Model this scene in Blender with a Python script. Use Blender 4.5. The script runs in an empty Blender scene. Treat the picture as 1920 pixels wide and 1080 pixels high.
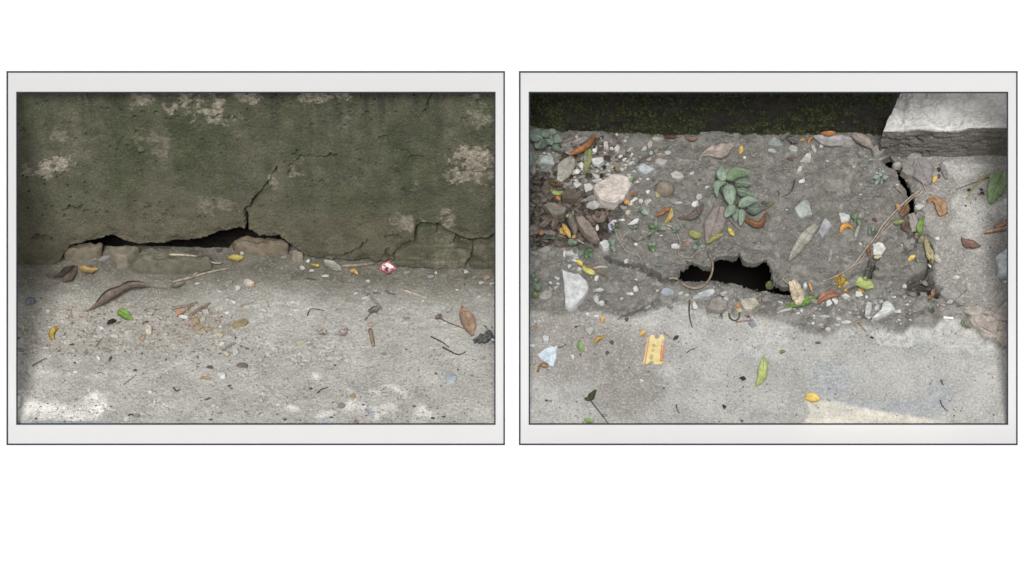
import bpy, bmesh, math, random
import numpy as np
R = math.radians
sc = bpy.context.scene
col = sc.collection
random.seed(11)

# ------------------------------------------------------------------ camera
PITCH = R(42.0); SP, CP = math.sin(PITCH), math.cos(PITCH)
D = 4.5                      # metres from the lens to the display board
DEEP = 0.018                 # how far behind the board the pavement starts
_t = D + DEEP
CAM = np.array([0.0, -_t * (CP - .256 / D * SP), _t * (SP + .256 / D * CP)])
FWD = np.array([0.0, CP, -SP]); UPV = np.array([0.0, SP, CP]); XV = np.array([1.0, 0, 0])
cam = bpy.data.objects.new('camera', bpy.data.cameras.new('camera'))
col.objects.link(cam); sc.camera = cam
cam.location = CAM.tolist(); cam.rotation_euler = (R(90) - PITCH, 0, 0)
cam.data.sensor_width = 36.0; cam.data.lens = 36.0 * D / 1.92
cam.data.clip_start = .1; cam.data.clip_end = 2000

# ------------------------------------------------------------------ sky, sun, exposure
SUN_EL, SUN_AZ = 47.0, -2.5          # bright cloud, over the viewer's left shoulder
w = bpy.data.worlds.new('World'); sc.world = w; w.use_nodes = True
wn = w.node_tree.nodes; wl = w.node_tree.links; wn.clear()
sky = wn.new('ShaderNodeTexSky'); sky.sky_type = 'NISHITA'; sky.sun_disc = False
sky.sun_elevation = R(SUN_EL); sky.sun_rotation = R(180 + SUN_AZ)
sky.air_density = 1.0; sky.dust_density = 3.0; sky.ozone_density = .6
hs = wn.new('ShaderNodeHueSaturation'); hs.inputs['Saturation'].default_value = .22   # overcast: grey-white sky
bg = wn.new('ShaderNodeBackground'); bg.inputs['Strength'].default_value = .042
wo = wn.new('ShaderNodeOutputWorld')
wl.new(sky.outputs[0], hs.inputs['Color']); wl.new(hs.outputs[0], bg.inputs['Color']); wl.new(bg.outputs[0], wo.inputs['Surface'])
sd = bpy.data.lights.new('sun', 'SUN'); sd.energy = 1.5; sd.angle = R(16); sd.color = (1.0, .985, .965)
sun = bpy.data.objects.new('sun', sd); col.objects.link(sun)
sun.location = (-1, -3, 5); sun.rotation_euler = (R(90 - SUN_EL), 0, R(SUN_AZ))
sc.view_settings.view_transform = 'Standard'; sc.view_settings.look = 'None'
sc.view_settings.gamma = 1.0; sc.view_settings.use_curve_mapping = False
sc.view_settings.exposure = 1.08
sc.cycles.use_denoising = True
sc.cycles.max_bounces = 6

# ------------------------------------------------------------------ picture -> place
def ray(px, py):
    px = np.asarray(px, float); py = np.asarray(py, float)
    a = (px - 960) / 1000 / D; b = (540 - py) / 1000 / D
    return np.stack([a, CP + b * SP, -SP + b * CP], -1)
def at(px, py, z=0.0):                       # the point of a level plane seen at a picture point
    d = ray(px, py); t = (np.asarray(z) - CAM[2]) / d[..., 2]
    return CAM + d * t[..., None]
def upright(px, py, Y):                      # the point of an upright plane y = Y
    d = ray(px, py); t = (Y - CAM[1]) / d[..., 1]
    return CAM + d * t[..., None]
def topix(P):
    q = P - CAM; t = q @ FWD
    return 960 + (q @ XV) / t * D * 1000, 540 - (q @ UPV) / t * D * 1000
def frame(deg):
    """model the next scene as seen from `deg` degrees above its own pavement; returns that viewpoint"""
    global SP, CP, CAM, FWD, UPV
    SP, CP = math.sin(R(deg)), math.cos(R(deg)); t = D + DEEP
    CAM = np.array([0.0, -t * (CP - .256 / D * SP), t * (SP + .256 / D * CP)])
    FWD = np.array([0.0, CP, -SP]); UPV = np.array([0.0, SP, CP]); return CAM
PXM = 1.1 / 1000                             # metres per picture point out on the pavement

# ------------------------------------------------------------------ noise
_T = np.random.RandomState(5).uniform(-1, 1, 65536)
def _h(a, b, s): return _T[((a * 73856093) ^ (b * 19349663) ^ (s * 83492791 + 1013)) & 65535]
def vn(x, y, s=0):
    xi = np.floor(x).astype(np.int64); yi = np.floor(y).astype(np.int64)
    u = x - xi; v = y - yi; u = u * u * (3 - 2 * u); v = v * v * (3 - 2 * v)
    a = _h(xi, yi, s); b = _h(xi + 1, yi, s); c = _h(xi, yi + 1, s); d = _h(xi + 1, yi + 1, s)
    return a + (b - a) * u + (c - a) * v + (a - b - c + d) * u * v
def fbm(x, y, f, o=4, s=0, g=.5):
    r = 0; k = 1.0; n = 0
    ca, sa = math.cos(.6), math.sin(.6)
    X, Y = np.asarray(x, float) * f, np.asarray(y, float) * f
    for i in range(o):
        r = r + k * vn(X, Y, s + i * 17); n += k; k *= g
        X, Y = (X * ca - Y * sa) * 2.03 + 5.1, (X * sa + Y * ca) * 2.03 - 3.7
    return r / n
def sst(a, b, x):
    t = np.clip((x - a) / (b - a), 0, 1); return t * t * (3 - 2 * t)
def segd(X, Y, pts, closed=False):
    pts = list(pts) + ([pts[0]] if closed else [])
    best = np.full(X.shape, 1e9)
    for (x0, y0), (x1, y1) in zip(pts[:-1], pts[1:]):
        dx, dy = x1 - x0, y1 - y0; L = dx * dx + dy * dy + 1e-9
        t = np.clip(((X - x0) * dx + (Y - y0) * dy) / L, 0, 1)
        best = np.minimum(best, (X - x0 - t * dx) ** 2 + (Y - y0 - t * dy) ** 2)
    return np.sqrt(best)
def near(X, Y, pts, m):                      # index of the samples close to a traced line
    a = np.array(pts); return (X > a[:, 0].min() - m) & (X < a[:, 0].max() + m) & (Y > a[:, 1].min() - m) & (Y < a[:, 1].max() + m)
def groove(X, Y, pts, wd, depth, jit=0):     # a crack: negative height along a line
    out = np.zeros(X.shape); k = near(X, Y, pts, wd * 3 + 6)
    if k.any():
        x, y = X[k], Y[k]
        d = segd(x + fbm(x, y, .11, 3, 91) * jit * 1.4, y + fbm(x, y, .11, 3, 92) * jit * 1.4, pts)
        ww = wd * np.maximum(.35, 1 + 1.0 * fbm(x, y, .09, 3, 93))
        out[k] = -depth * (1 - sst(ww * .35, ww, d))
    return out
def inside(X, Y, poly):                      # signed distance, positive inside
    out = np.full(X.shape, -999.0); k = near(X, Y, poly, 60)
    if k.any():
        x, y = X[k], Y[k]; c = np.zeros(x.shape, bool)
        for (x0, y0), (x1, y1) in zip(poly, poly[1:] + poly[:1]):
            if y0 != y1:
                c ^= ((y0 > y) != (y1 > y)) & (x < (x1 - x0) * (y - y0) / (y1 - y0) + x0)
        out[k] = segd(x, y, poly, True) * np.where(c, 1, -1)
    return out
def blob(X, Y, cx, cy, rx, ry): return 1 - np.sqrt(((X - cx) / rx) ** 2 + ((Y - cy) / ry) ** 2)

# ------------------------------------------------------------------ objects
def tag(o, label=None, cat=None, group=None, kind=None):
    if label: o['label'] = label
    if cat: o['category'] = cat
    if group: o['group'] = group
    if kind: o['kind'] = kind
    return o
def empty(name, loc):
    o = bpy.data.objects.new(name, None); o.empty_display_size = .02
    o.location = [float(v) for v in loc]; col.objects.link(o); return o
def mk(name, V, F, mat, parent=None, org=(0, 0, 0), smooth=False, uv=None):
    me = bpy.data.meshes.new(name)
    V = np.asarray(V, float) - np.asarray(org, float)
    me.from_pydata(V.tolist(), [], [list(map(int, f)) for f in F])
    if uv is not None:
        l = me.uv_layers.new(name='UVMap'); vi = np.zeros(len(me.loops), np.int32); me.loops.foreach_get('vertex_index', vi)
        l.data.foreach_set('uv', np.asarray(uv, np.float32)[vi].ravel())
    if smooth: me.polygons.foreach_set('use_smooth', np.ones(len(me.polygons), bool))
    me.materials.append(mat); me.update()
    o = bpy.data.objects.new(name, me); col.objects.link(o)
    if parent is not None: o.parent = parent
    else: o.location = [float(v) for v in org]
    return o
def gridmesh(name, P, mat, keep=None, attrs=None, smooth=True, extra=None):
    """P: (rows, cols, 3) sheet of points; keep: (rows-1, cols-1) faces to keep; extra: (points, quads) appended"""
    ny, nx = P.shape[:2]
    idx = np.arange(ny * nx).reshape(ny, nx)
    q = np.stack([idx[:-1, :-1], idx[:-1, 1:], idx[1:, 1:], idx[1:, :-1]], -1)
    q = q[keep] if keep is not None else q.reshape(-1, 4)
    V = P.reshape(-1, 3); at_ = {k: v.reshape(-1) for k, v in (attrs or {}).items()}
    if extra is not None:
        EV, EQ, EI = extra
        V = np.vstack([V, EV]); q = np.vstack([q, EQ])
        at_ = {k: np.concatenate([v, v[EI]]) for k, v in at_.items()}
    me = bpy.data.meshes.new(name)
    me.vertices.add(len(V)); me.vertices.foreach_set('co', V.astype(np.float32).ravel())
    me.loops.add(q.size); me.loops.foreach_set('vertex_index', q.astype(np.int32).ravel())
    me.polygons.add(len(q)); me.polygons.foreach_set('loop_start', np.arange(0, q.size, 4, dtype=np.int32))
    me.polygons.foreach_set('use_smooth', np.full(len(q), smooth))
    for k, v in at_.items():
        a = me.attributes.new(k, 'FLOAT', 'POINT'); a.data.foreach_set('value', v.astype(np.float32))
    me.update(calc_edges=True); me.materials.append(mat)
    o = bpy.data.objects.new(name, me); col.objects.link(o); return o
def rim(P, keep, depth, side, axis=2):
    """walls hanging from every open edge of a sheet: `depth` under holes, `side` round the outside"""
    ny, nx = P.shape[:2]; idx = np.arange(ny * nx).reshape(ny, nx)
    K = np.zeros((ny + 1, nx + 1), bool); K[1:-1, 1:-1] = keep
    segs = []
    a = K[1:, 1:] != K[:-1, 1:]                 # between row r-1 and r faces, along cols
    for r, c in np.argwhere(a[:, :nx - 1]): segs.append((idx[r, c], idx[r, c + 1], K[r + 1, c + 1], r in (0, ny - 1)))
    b = K[1:, 1:] != K[1:, :-1]
    for r, c in np.argwhere(b[:ny - 1, :]): segs.append((idx[r + 1, c], idx[r, c], K[r + 1, c + 1], c in (0, nx - 1)))
    F = P.reshape(-1, 3); new = {}; EV = []; EQ = []; EI = []; base = ny * nx
    def low(i, outer):
        if (i, outer) not in new:
            new[(i, outer)] = base + len(EV); p = F[i].copy()
            if axis == 1: p[1] += depth
            elif outer: p[2] = -side
            else: p[2] -= depth * (1 + .7 * float(fbm(p[0], p[1], 55, 2, 7)))
            EV.append(p); EI.append(i)
        return new[(i, outer)]
    for i, j, s, outer in segs:
        q = [i, j, low(j, outer), low(i, outer)]
        EQ.append(q[::-1] if s else q)
    return np.array(EV), np.array(EQ), np.array(EI)

# ------------------------------------------------------------------ materials
def lin(r, g, b, e=1.0):
    f = lambda c: (c / 255 / 12.92 if c <= 10 else ((c / 255 + .055) / 1.055) ** 2.4)
    return (f(r) / e, f(g) / e, f(b) / e)
class NT:
    def __init__(s, name):
        s.m = bpy.data.materials.new(name); s.m.use_nodes = True; s.t = s.m.node_tree; s.t.nodes.clear()
        s.out = s.n('ShaderNodeOutputMaterial'); s.b = s.n('ShaderNodeBsdfPrincipled')
        s.t.links.new(s.b.outputs[0], s.out.inputs[0]); s.tc = s.n('ShaderNodeTexCoord')
        s.b.inputs['Roughness'].default_value = .9; s.b.inputs['Specular IOR Level'].default_value = .25
    def n(s, t): return s.t.nodes.new(t)
    def put(s, sock, v):
        if v is None: return
        if hasattr(v, 'links') or isinstance(v, bpy.types.NodeSocket): s.t.links.new(v, sock)
        elif isinstance(v, (tuple, list)) and len(v) == 3 and sock.type == 'RGBA': sock.default_value = (*v, 1)
        else: sock.default_value = v
    def noise(s, scale, det=3, rough=.6, vec=None, dist=0):
        n = s.n('ShaderNodeTexNoise'); n.inputs['Scale'].default_value = scale; n.inputs['Detail'].default_value = det
        n.inputs['Roughness'].default_value = rough; n.inputs['Distortion'].default_value = dist
        s.put(n.inputs['Vector'], vec or s.tc.outputs['Object']); return n.outputs['Fac']
    def vor(s, scale, vec=None, feature='F1', out='Distance'):
        n = s.n('ShaderNodeTexVoronoi'); n.feature = feature; n.inputs['Scale'].default_value = scale
        s.put(n.inputs['Vector'], vec or s.tc.outputs['Object']); return n.outputs[out]
    def ramp(s, fac, a, b, ca=0.0, cb=1.0):
        n = s.n('ShaderNodeMapRange'); n.interpolation_type = 'SMOOTHSTEP'
        s.put(n.inputs['Value'], fac)
        for k, v in (('From Min', a), ('From Max', b), ('To Min', ca), ('To Max', cb)): n.inputs[k].default_value = v
        return n.outputs[0]
    def math(s, op, a, b=None, c=None):
        n = s.n('ShaderNodeMath'); n.operation = op
        for i, v in enumerate((a, b, c)): s.put(n.inputs[i], v)
        return n.outputs[0]
    def mix(s, fac, a, b, mode='MIX'):
        n = s.n('ShaderNodeMix'); n.data_type = 'RGBA'; n.blend_type = mode
        s.put(n.inputs['Factor'], fac); s.put(n.inputs['A'] if False else n.inputs[6], a); s.put(n.inputs[7], b); return n.outputs[2]
    def attr(s, name):
        n = s.n('ShaderNodeAttribute'); n.attribute_name = name; return n.outputs['Fac']
    def scalevec(s, v):
        n = s.n('ShaderNodeMapping'); s.t.links.new(s.tc.outputs['Object'], n.inputs[0]); n.inputs['Scale'].default_value = v; return n.outputs[0]
    def rnd(s): return s.n('ShaderNodeObjectInfo').outputs['Random']
    def bump(s, h, strength=.5, dist=.001, prev=None):
        n = s.n('ShaderNodeBump'); n.inputs['Strength'].default_value = strength; n.inputs['Distance'].default_value = dist
        s.put(n.inputs['Height'], h); s.put(n.inputs['Normal'], prev); return n.outputs[0]
    def done(s, colr, normal=None, rough=None):
        s.put(s.b.inputs['Base Color'], colr); s.put(s.b.inputs['Normal'], normal); s.put(s.b.inputs['Roughness'], rough); return s.m
def shade(rgb, k): return tuple(min(1, c * k) for c in rgb)

def plain(name, rgb, rough=.6):
    t = NT(name); return t.done(rgb, None, rough)
def opal(name, refl, trans):                 # sheet made translucent so passing daylight fills the shaded scenes behind it
    t = NT(name); d = t.n('ShaderNodeBsdfDiffuse'); d.inputs[0].default_value = (refl, refl, refl, 1)
    tr = t.n('ShaderNodeBsdfTranslucent'); tr.inputs[0].default_value = (trans, trans, trans, 1)
    ad = t.n('ShaderNodeAddShader'); t.t.links.new(d.outputs[0], ad.inputs[0]); t.t.links.new(tr.outputs[0], ad.inputs[1])
    t.t.links.new(ad.outputs[0], t.out.inputs[0]); t.t.nodes.remove(t.b); return t.m
_rm = {}
def stone_mat(rgb, speck=.5, key=''):
    k = (rgb, speck, key)
    if k in _rm: return _rm[k]
    t = NT('stone'); o = t.n('ShaderNodeVectorMath'); o.operation = 'ADD'
    cb = t.n('ShaderNodeCombineXYZ'); r = t.rnd()
    t.put(cb.inputs[0], t.math('MULTIPLY', r, 7.0)); t.put(cb.inputs[1], t.math('MULTIPLY', r, 3.1))
    t.put(o.inputs[0], t.tc.outputs['Object']); t.put(o.inputs[1], cb.outputs[0]); v = o.outputs[0]
    c = t.mix(t.ramp(t.noise(70, 4, .6, v), .3, .7), shade(rgb, .78), shade(rgb, 1.25))
    c = t.mix(t.ramp(t.noise(260, 3, .7, v), .58, .68), c, shade(rgb, 1 - .6 * speck))
    c = t.mix(t.math('MULTIPLY', t.ramp(t.noise(30, 3, .5, v), .5, .75), .25), c, lin(140, 134, 122))   # clinging dust
    nb = t.bump(t.noise(130, 6, .75, v), .8, .0018)
    _rm[k] = t.done(c, t.bump(t.noise(600, 3, .7, v), .6, .0008, nb)); return _rm[k]
_lm = {}
def leaf_mat(rgb, spot=.4, gloss=.55, dust=.25):
    k = (rgb, spot, gloss, dust)
    if k in _lm: return _lm[k]
    g_ = .3 * rgb[0] + .59 * rgb[1] + .11 * rgb[2]; ds = .42 if rgb[0] > 1.25 * rgb[1] and rgb[2] > .25 * rgb[0] else .22; rgb = tuple(c * (1 - ds) + g_ * ds for c in rgb)
    t = NT('leaf'); s = t.n('ShaderNodeSeparateXYZ'); t.put(s.inputs[0], t.tc.outputs['UV'])
    u, v = s.outputs[0], s.outputs[1]
    av = t.math('ABSOLUTE', t.math('SUBTRACT', v, .5))
    ve = t.math('SINE', t.math('MULTIPLY', t.math('SUBTRACT', u, t.math('MULTIPLY', av, .55)), 52.0))
    vein = t.ramp(ve, .72, 1.0); mid = t.ramp(av, .035, .01)
    c = t.mix(t.ramp(t.noise(80, 5, .7), .3, .7), shade(rgb, .6), shade(rgb, 1.25))
    c = t.mix(t.math('MULTIPLY', vein, .3), c, shade(rgb, 1.5))
    c = t.mix(t.math('MULTIPLY', mid, .55), c, shade(rgb, 1.5))
    c = t.mix(t.math('MULTIPLY', t.ramp(t.noise(150, 4, .7), .57, .66), min(1, spot * 1.3 + .12)), c, lin(62, 45, 30))
    c = t.mix(t.math('MULTIPLY', t.ramp(t.noise(240, 3, .6), .45, .7), dust), c, lin(168, 164, 152))
    c = t.mix(t.math('MULTIPLY', t.ramp(t.math('ADD', av, t.math('MULTIPLY', t.noise(90, 4), .3)), .5, .68), .4), c, shade(rgb, .5))   # dried, browned margin
    h = t.math('ADD', t.math('MULTIPLY', vein, -.5), t.noise(220, 4))
    t.b.inputs['Specular IOR Level'].default_value = .35
    _lm[k] = t.done(c, t.bump(h, .7, .0012), gloss); return _lm[k]
def wood_mat(rgb):
    k = ('w', rgb)
    if k in _lm: return _lm[k]
    t = NT('twig')
    c = t.mix(t.ramp(t.noise(120, 4, .7), .3, .7), shade(rgb, .6), shade(rgb, 1.3))
    _lm[k] = t.done(c, t.bump(t.noise(300, 3), .8, .001), .85); return _lm[k]

# ------------------------------------------------------------------ builders for the small things
HEIGHT = [lambda x, y: np.zeros(np.shape(x))]      # height of the pavement in hand
def gz(px, py):
    p = at(px, py, 0.0)
    for _ in range(3):
        z = HEIGHT[0](p[..., 0], p[..., 1]); p = at(px, py, z)
    return z
def curve(pts, n):
    p = np.array(pts, float)
    if len(p) == 2: p = np.array([p[0], (p[0] + p[1]) / 2, p[1]])
    L = np.r_[0, np.cumsum(np.linalg.norm(np.diff(p[:, :2], axis=0), axis=1))]
    q = np.vstack([2 * p[0] - p[1], p, 2 * p[-1] - p[-2]])
    out = []
    for t in np.linspace(0, L[-1], n):
        i = min(np.searchsorted(L, t, 'right') - 1, len(p) - 2); u = (t - L[i]) / (L[i + 1] - L[i] + 1e-9)
        a, b, c, d = q[i:i + 4]
        out.append(.5 * (2 * b + (c - a) * u + (2 * a - 5 * b + 4 * c - d) * u * u + (3 * b - a - 3 * c + d) * u ** 3))
    return np.array(out)
def tube(P, rad, k=6):
    P = np.asarray(P, float); n = len(P); V = []; F = []
    T = np.gradient(P, axis=0); T /= np.linalg.norm(T, axis=1)[:, None] + 1e-9
    rad = np.broadcast_to(rad, n)
    for i in range(n):
        s = np.cross(T[i], [0, 0, 1.0]); s = s / (np.linalg.norm(s) + 1e-9) if np.linalg.norm(s) > 1e-4 else np.array([1.0, 0, 0])
        b = np.cross(s, T[i])
        for j in range(k):
            a = 2 * math.pi * j / k; V.append(P[i] + rad[i] * (math.cos(a) * s + math.sin(a) * b))
    for i in range(n - 1):
        for j in range(k): F.append((i * k + j, i * k + (j + 1) % k, (i + 1) * k + (j + 1) % k, (i + 1) * k + j))
    F.append(tuple(range(k))[::-1]); F.append(tuple(range((n - 1) * k, n * k)))
    return V, F
SHAPES = {'oval': lambda u: np.sin(np.pi * u) ** .62, 'lance': lambda u: np.sin(np.pi * u ** .8) ** .9,
          'egg': lambda u: np.sin(np.pi * u ** .7) ** .7, 'ragged': lambda u: (np.sin(np.pi * np.clip(u, .03, .97)) ** .45),
          'strip': lambda u: np.clip(np.sin(np.pi * u) * 4, .15, 1)}
_ls = [100]
def blade(mid, hw, shape='oval', lift=1.5, curl=2.0, arch=1.5, tip=0.0, crumple=2.0, torn=.22, nu=21, nv=7, base_z=None):
    """leaf blade points from its midrib and half width (picture points); heights in millimetres"""
    _ls[0] += 1; s = _ls[0]
    M = curve(mid, nu); u = np.linspace(0, 1, nu)
    if np.ndim(hw) == 0: W = hw * SHAPES[shape](u)
    else: W = np.interp(u, np.linspace(0, 1, len(hw)), hw)
    T = np.gradient(M, axis=0); T /= np.linalg.norm(T, axis=1)[:, None] + 1e-9
    Nn = np.stack([-T[:, 1], T[:, 0]], 1)
    v = np.linspace(-1, 1, nv); U, Vv = np.meshgrid(u, v, indexing='ij')
    edge = 1 + torn * fbm(U * 7 + s, np.sign(Vv) * 3 + s, 1.0, 3, s) * (np.abs(Vv) > .5)
    X = M[:, None, 0] + Nn[:, None, 0] * W[:, None] * Vv * edge; Y = M[:, None, 1] + Nn[:, None, 1] * W[:, None] * Vv * edge
    z = lift + 1.25 * curl * Vv ** 2 * np.minimum(1, W[:, None] / (np.max(W) + 1e-6)) + arch * np.sin(np.pi * U) + tip * U ** 2
    z = z + crumple * (fbm(U * 3 + s, Vv * 1.6, 1.0, 3, s)) * 1.6
    z = np.maximum(z, .4) / 1000
    g = gz(X, Y) if base_z is None else base_z
    return at(X, Y, g + z), U, (Vv + 1) / 2
def sheet(P, U, Vv, th=.0005):
    nu, nv = P.shape[:2]; V = np.vstack([P.reshape(-1, 3), P.reshape(-1, 3) - [0, 0, th]])
    uv = np.stack([U.ravel(), Vv.ravel()], 1); uv = np.vstack([uv, uv]); n = nu * nv; F = []
    for i in range(nu - 1):
        for j in range(nv - 1):
            a, b, c, d = i * nv + j, i * nv + j + 1, (i + 1) * nv + j + 1, (i + 1) * nv + j
            F += [(a, d, c, b), (a + n, b + n, c + n, d + n)]
    loop = [i * nv for i in range(nu)] + [(nu - 1) * nv + j for j in range(1, nv)] + [i * nv + nv - 1 for i in range(nu - 2, -1, -1)] + [j for j in range(nv - 2, 0, -1)]
    for a, b in zip(loop, loop[1:] + loop[:1]): F.append((a, b, b + n, a + n))
    return V, F, uv
def stalk_mesh(pts, r, lift, end_z=None, parent=None, org=None, name='stalk', rgb=None, mat=None):
    C = curve(pts, 9 if len(pts) > 2 else 5); g = gz(C[:, 0], C[:, 1]) + lift / 1000 + r * PXM
    P = at(C[:, 0], C[:, 1], g)
    V, F = tube(P, np.linspace(1.15, .7, len(P)) * r * PXM, 5)
    return mk(name, V, F, mat or wood_mat(rgb), parent, org, True)
def leaf(label, mid, hw, rgb, name='fallen_leaf', cat='leaf', group=None, stalk=None, rib=None, spot=.4, gloss=.6, dust=.25, shape='oval', **kw):
    P, U, Vv = blade(mid, hw, shape, **kw)
    V, F, uv = sheet(P, U, Vv); org = P[0, P.shape[1] // 2].copy()
    o = mk(name, V, F, leaf_mat(rgb, spot, gloss, dust), None, org, True, uv); tag(o, label, cat, group)
    L = np.linalg.norm(np.diff(P[:, P.shape[1] // 2], axis=0), axis=1).sum()
    if rib or (rib is None and L > .027):
        C = P[:, P.shape[1] // 2] + [0, 0, .0004]
        V, F = tube(C, np.linspace(.0011, .0004, len(C)), 5); mk('midrib', V, F, wood_mat(shade(rgb, .8)), o, org, True)
    if stalk: stalk_mesh(stalk, .9, kw.get('lift', 1.5), None, o, org, 'stalk', shade(rgb, .75))
    return o
def twig(label, pts, r, rgb, name='twig', cat='twig', group=None, lift=0.0, lifts=None, branches=(), taper=.6):
    n = max(6, 3 * len(pts)); C = curve(pts, n)
    lf = np.interp(np.linspace(0, 1, n), np.linspace(0, 1, len(lifts)), lifts) if lifts else lift
    g = gz(C[:, 0], C[:, 1]) + np.asarray(lf) / 1000 + r * PXM * .8
    P = at(C[:, 0], C[:, 1], g); _ls[0] += 1
    rr = r * PXM * np.linspace(1.1, taper, n) * (1 + .16 * vn(np.arange(n) * 1.7, np.full(n, _ls[0] * 1.0)))
    V, F = tube(P, rr, 6); o = mk(name, V, F, wood_mat(rgb), None, P[0], True); tag(o, label, cat, group)
    for b in branches: stalk_mesh(b, r * .7, lift, None, o, P[0], 'branch', rgb)
    return o
def rock(label, poly, h, rgb, name='stone', cat='stone', group=None, speck=.5, rough=.07, flat=True, tilt=0.0, n=44, z0=None, top=.72, mat=None, facets=0, dome=False):
    """a stone from its outline in the picture (its foot is drawn in so that the standing height fills the outline); h in mm"""
    P = np.array(poly, float); yb, yt = P[:, 1].max(), P[:, 1].min(); h = h / 1000
    hp = h / PXM * CP; k = max(.35, (yb - yt - hp) / (yb - yt)); P[:, 1] = yb - (yb - P[:, 1]) * k
    Q = np.vstack([P, P[:1]]); L = np.r_[0, np.cumsum(np.linalg.norm(np.diff(Q, axis=0), axis=1))]
    s = np.linspace(0, L[-1], n, endpoint=False); X = np.interp(s, L, Q[:, 0]); Y = np.interp(s, L, Q[:, 1])
    cx, cy = X.mean(), Y.mean()
    g = float(gz(cx, cy)) if z0 is None else z0 / 1000
    B = at(X, Y, g); C = at(cx, cy, g); _ls[0] += 1; sd_ = _ls[0]
    if flat: rings = [(1.0, -.25), (1.0, .2), (.985, .62), (.95, .9), (.88, 1.0), (.8, 1.0), (.7, 1.0), (.58, 1.0), (.46, 1.0), (.34, 1.0), (.22, 1.0), (.11, 1.0)]
    if dome: rings = [(1.0, -.1), (1.0, .25), (.96, .42), (.87, .6), (.74, .76), (.56, .89), (.36, .97), (.17, 1.0)]
    elif not flat: rings = [(1.0, -.25), (1.01, .12), (1.0, .45), (.97, .74), (.91, .92), (.8, 1.0), (.68, 1.0), (.55, 1.0), (.42, 1.0), (.3, 1.0), (.18, 1.0), (.09, 1.0)]
    size = np.linalg.norm(B - C, axis=1).mean(); V = []
    rs = np.random.RandomState(sd_); ta = rs.uniform(0, 6.28); pl = [(rs.uniform(0, 6.28), rs.uniform(.35, .8), rs.uniform(.5, 1.1)) for _ in range(facets)]
    def zz(p, zf):
        d = (p - C)[..., :2] / size
        zt = 1 + tilt * (d[..., 0] * math.cos(ta) + d[..., 1] * math.sin(ta))
        z = h * zf * zt
        for a, r0, sl in pl:
            z = np.minimum(z, h * np.maximum(.12, 1 - sl * (d[..., 0] * math.cos(a) + d[..., 1] * math.sin(a) - r0)))
        return z
    for sc_, zf in rings:
        p = C + (B - C) * sc_; p = p.copy()
        nz = fbm(p[:, 0] + zf * .05, p[:, 1] + zf * .03, .55 / size, 4, sd_) * rough
        p[:, :2] += (p - C)[:, :2] * nz[:, None] * 1.6
        p[:, 2] = g + zz(p, zf) + (fbm(p[:, 0], p[:, 1], 1.9 / size, 5, sd_ + 3, .6) * rough * size * 2.2 if zf > .3 else 0)
        V.append(p)
    c = C.copy(); c[2] = g + zz(C, 1.0) + float(fbm(C[0], C[1], 1.9 / size, 5, sd_ + 3, .6)) * rough * size * 2.2
    V = np.vstack(V + [c[None]]); F = []; m = len(rings)
    for i in range(m - 1):
        for j in range(n): F.append((i * n + j, i * n + (j + 1) % n, (i + 1) * n + (j + 1) % n, (i + 1) * n + j))
    for j in range(n): F.append(((m - 1) * n + j, (m - 1) * n + (j + 1) % n, m * n))
    o = mk(name, V, F, mat or stone_mat(rgb, speck), None, (C[0], C[1], g), dome or not flat); tag(o, label, cat, group)
    return o
# small chips: a dozen shared shapes
CHIP = []
for q in range(14):
    rs = np.random.RandomState(40 + q); bm = bmesh.new()
    for _ in range(rs.randint(11, 17)):
        d = rs.normal(size=3); d /= np.linalg.norm(d); d *= rs.uniform(.42, .52); bm.verts.new(np.clip(d, -.43, .43).tolist())
    r_ = bmesh.ops.convex_hull(bm, input=bm.verts[:])
    bmesh.ops.delete(bm, geom=[v for v in bm.verts if not v.link_faces], context='VERTS')
    bmesh.ops.bevel(bm, geom=bm.edges[:], offset=.02, segments=1, affect='EDGES')
    me = bpy.data.meshes.new('chip'); bm.to_mesh(me); bm.free()
    me.materials.append(None); CHIP.append(me)
COL = {  # seen colour words -> surface colours
    'white': (232, 232, 228), 'pale grey': (206, 205, 200), 'grey': (152, 150, 145), 'dark grey': (98, 95, 90), 'tan': (184, 162, 128),
    'cream': (208, 198, 172), 'pinkish': (196, 168, 152), 'bluish grey': (160, 168, 176), 'rust brown': (124, 82, 64), 'brown': (128, 108, 90),
    'dark brown': (70, 54, 46), 'amber': (196, 140, 60), 'orange': (214, 150, 112), 'greenish grey': (150, 162, 156)}
EXPO = 1.28
def C_(k): return lin(*(COL[k] if isinstance(k, str) else k), e=EXPO)
ORD = ['', 'second', 'third', 'fourth', 'fifth', 'sixth', 'seventh', 'eighth', 'ninth', 'tenth', 'eleventh', 'twelfth', 'thirteenth', 'fourteenth', 'fifteenth',
       'sixteenth', 'seventeenth', 'eighteenth', 'nineteenth', 'twentieth', 'twenty-first', 'twenty-second']
def chip(x, y, wd, hg, colr, name='pebble', z0=None, ang=None, flatk=.72):
    rs = random.Random(int(x * 31 + y * 17)); hz = flatk * min(wd, hg)
    dp = max(hg * .55, (hg - hz * CP) / SP)
    g = float(gz(x, y + hg * .2)) if z0 is None else z0 / 1000
    p = at(x, y, g + hz * PXM * .47)
    o = bpy.data.objects.new(name, rs.choice(CHIP)); col.objects.link(o)
    o.location = p.tolist(); o.scale = (wd * PXM * 1.45, dp * PXM * 1.45, hz * PXM * 1.7)
    o.rotation_euler = (rs.uniform(-.15, .15), rs.uniform(-.15, .15), rs.uniform(-.35, .35) if ang is None else R(ang))
    o.material_slots[0].link = 'OBJECT'; o.material_slots[0].material = stone_mat(C_(colr), .4)
    return o
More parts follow.
